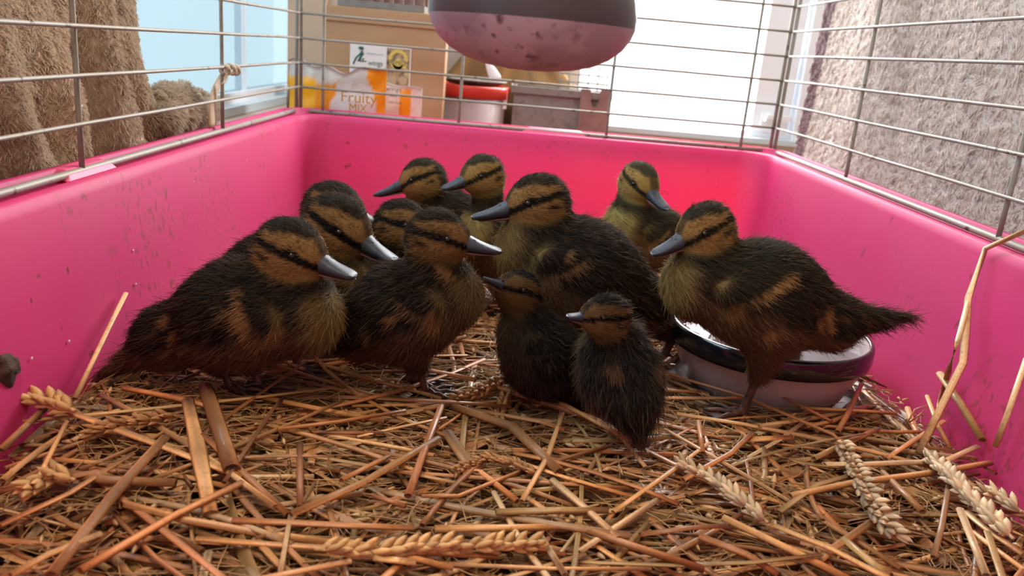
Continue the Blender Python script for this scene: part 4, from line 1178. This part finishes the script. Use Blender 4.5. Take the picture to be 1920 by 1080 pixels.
for k, (pl, wpx, tone) in enumerate(TR):
    P = np.array([G(x, y, .008 + .0035 * ((k * 7) % 5) / 4) for x, y in pl]); w = wpx * .5 * np.mean([pxm(p_) for p_ in P])
    for q in range(len(P)):
        z = P[q]; o = .030 * (1 - np.clip(z[2] / .19, 0, 1)) + .005
        z[0] = np.clip(z[0], RX0 + o, RX1 - o)
    mx_ = sum(x for x, y in pl) / len(pl); my_ = sum(y for x, y in pl) / len(pl)
    dx_, dy_ = pl[-1][0] - pl[0][0], pl[-1][1] - pl[0][1]; ln = math.hypot(dx_, dy_); sl = math.degrees(math.atan2(dy_, dx_)) % 180
    words = [('thin ', '', 'thick ')[(wpx > 10) + (wpx > 15)] + ('short ' if ln < 130 else 'long ' if ln > 240 else '') +
             ('golden', 'amber', 'light golden', 'reddish brown', 'orange', 'brown', 'pale', 'greenish', 'dull brown', 'warm golden')[tone] + ' straw stalk',
             'lying crosswise' if sl < 22 or sl > 158 else 'sloping down rightward' if sl < 65 else 'pointing at the viewer' if sl < 115 else 'sloping down leftward',
             ('far ' if my_ < 800 else 'middle ' if my_ < 920 else 'near ') + ('left part' if mx_ < 480 else 'left centre' if mx_ < 900 else 'right centre' if mx_ < 1300 else 'right part') + ' of bedding']
    lb = words[0] + ' ' + words[1] + ', ' + words[2]
    dup = lb in SEEN; SEEN.add(lb)
    put_stalk(P, w, np.array(PAL[tone]) * 1.0, GLAB if dup else lb, GROUP if dup else None, flat=.45 if k % 3 == 0 else .7)


def own(label, P, w, tone, flat=.7, m=1.0):
    return put_stalk(np.array(P), w, np.array(PAL[tone]) * m, label, None, flat)


def wallx(px, py, gap, side=1):
    """point on a tray side wall seen at a pixel, gap metres inside it"""
    X = .44 if side > 0 else -.335
    for _ in range(6):
        p_ = atx(px, py, X); o = .030 * (1 - np.clip(p_[2] / .19, 0, 1)) + gap
        X = RX1 - o if side > 0 else RX0 + o
    return atx(px, py, X)


own('long kinked straw stalk leaning on the right pink wall, its bent tip at the rim', [wallx(1925, 432, .004), wallx(1848, 466, .012), wallx(1815, 560, .02), wallx(1806, 680, .026), G(1722, 850, .006)], .0032, 6)
own('thin straw split off beside the long kinked stalk at the right wall', [wallx(1815, 565, .024), wallx(1795, 640, .03), G(1762, 752, .02), G(1752, 785, .008)], .0022, 2)
own('straight pale straw stalk leaning on the right pink wall nearest the viewer', [wallx(1925, 672, .008), wallx(1892, 770, .014), wallx(1866, 838, .016)], .0030, 6)
own('short frayed straw stub slanting down the right wall behind the kinked stalk', [wallx(1762, 700, .012), wallx(1800, 755, .012), wallx(1842, 825, .010)], .0036, 7)
own('short upright straw standing before the kinked stalk on the right', [G(1738, 742, .03), G(1760, 800, .018), G(1782, 842, .006)], .0022, 2)
own('thin arched straw curling over the bedding near the right wall', [G(1698, 800, .006), G(1715, 768, .02), G(1748, 755, .026), G(1722, 780, .016), G(1705, 792, .008)], .0009, 4)
own('upright straw stalk leaning against the left pink wall', [wallx(236, 550, .006, -1), wallx(207, 608, .010, -1), G(140, 748, .006)], .0021, 6)
own('very long thin straw running from the bowl to the pale wheat ear', [G(1255, 702, .012), G(1400, 745, .016), G(1562, 815, .014), G(1602, 850, .012)], .0018, 4)
own('thick straw stalk crossing the lower right corner from the whitish wheat ear', [G(1450, 985, .014), G(1560, 1030, .014), G(1640, 1072, .014), G(1700, 1100, .014)], .0022, 2)


# ------------------------------------------------------------------ wheat ears
def wheat_ear(label, pl, dz, s, col, nsp=None):
    P = np.array([G(x, y, dz) if not isinstance(x, tuple) else x for x, y in pl])
    tt = np.linspace(0, 1, 40); d = np.r_[0, np.cumsum(np.linalg.norm(np.diff(P, axis=0), axis=1))]; d /= d[-1]
    Q = np.column_stack([np.interp(tt, d, P[:, k]) for k in range(3)]); L = np.linalg.norm(np.diff(Q, axis=0), axis=1).sum()
    t = thing('wheat_ear', label, 'wheat ear', P[0])
    V, F = tube(Q[::4], .0011 * s, 6); mk('rachis', V, F, M['straw'], t, cols=np.tile(np.array(col) * .85, (len(V), 1)))
    n = nsp or max(7, int(L / (.0040 * s)))
    r = np.random.default_rng(int(abs(P[0, 0]) * 1e5) + 3)
    for i in range(n):
        f = .04 + .93 * i / n; k = min(38, int(f * 39)); c = Q[k]; T = nrm(Q[k + 1] - Q[k]); U = nrm(np.cross(T, [0, 0, 1.])); Wn = np.cross(U, T)
        sg = 1 if i % 2 else -1
        mb = MB()
        for e in (-.45, 0, .45):
            dd = T * .95 + U * sg * (.32 + .16 * r.random()) + Wn * (.22 + e * .75) + r.normal(size=3) * .08
            V, F, C = husk(c + U * sg * .0008 * s, dd, (.0125 * s) * r.uniform(.8, 1.15), .0030 * s, r, np.array(col) * r.uniform(.85, 1.12)); mb.add(V, F, C)
        mb.make('spikelet', M['chaff'], t)
    return t


WE = lin('#dcae72'); WP = lin('#e0c49c'); WB = lin('#b98450')
wheat_ear('golden wheat ear at the left edge below the upright straw', [(140, 770), (90, 752), (40, 748), (-25, 752)], .016, 1.25, WE)
wheat_ear('wheat ear with pointed husks just before the middle ducklings', [(985, 700), (940, 715), (900, 735), (848, 752)], .010, 1.0, WB)
wheat_ear('small upright wheat ear left of the long crossing straws', [(938, 800), (935, 780), (948, 742)], .008, .8, WB)
wheat_ear('whitish wheat ear hanging at the end of the very long thin straw', [(1575, 825), (1600, 870), (1625, 920), (1650, 965), (1690, 1015)], .013, 1.15, WP)
wheat_ear('pale wheat ear lying left of the whitish one, tip to the upper left', [(1440, 980), (1390, 940), (1330, 895), (1270, 868)], .012, .95, WP)
wheat_ear('pale wheat ear on the right below the straws at the pink wall', [(1900, 1010), (1840, 955), (1790, 905), (1745, 860)], .014, 1.15, WP)
wheat_ear('wheat ear lying crosswise at the bottom centre of the bedding', [(590, 1030), (700, 1035), (810, 1025), (920, 1025), (1030, 1020)], .012, 1.0, WE)
wheat_ear('brownish wheat ear by the left front straw pile', [(330, 780), (270, 790), (215, 800), (160, 815)], .010, .95, WB)
wheat_ear('short wheat ear with blunt husks at the lower left', [(140, 900), (100, 890), (40, 925)], .012, 1.1, WE)
wheat_ear('small broken wheat ear left of the long whitish one', [(1010, 890), (965, 870), (915, 860), (850, 885)], .010, .7, WB)
wheat_ear('pale wheat ear tucked in the far right corner of the straw', [(1915, 960), (1870, 930), (1840, 925)], .010, 1.0, WP)

# mud clump on the left wall and water droplets
c = wallx(14, 688, .0, -1)
V, F = lathe([(math.sin(t) + 1e-4, -math.cos(t)) for t in np.linspace(0, math.pi, 14)], (0, 0, 0), 20)
V = np.array(V) * [.006, .011, .011] * (1 + .35 * wob(np.array(V), 3.2, 9))[:, None] + c
tag(mk('mud_clump', V, F, M['mud'], loc=c), 'dark dried clump stuck on the pink wall at the left edge', 'clump')
for k, (x, y) in enumerate(((202, 343), (366, 325), (389, 312), (463, 300), (479, 277), (462, 285), (421, 291), (255, 533), (250, 470), (130, 640), (60, 672), (363, 340))):
    c = wallx(x, y, .0006, -1)
    V, F = lathe([(math.sin(t) + 1e-4, -math.cos(t)) for t in np.linspace(0, math.pi, 6)], (0, 0, 0), 8)
    V = np.array(V) * np.array([.0008, .0007, .0013]) + c
    tag(mk('water_droplet', V, F, M['drop'], loc=c), 'tiny glistening water droplet on the left pink wall', 'droplet', 'droplets on the left wall')

for o in SC.objects:
    if '_o' in o: del o['_o']
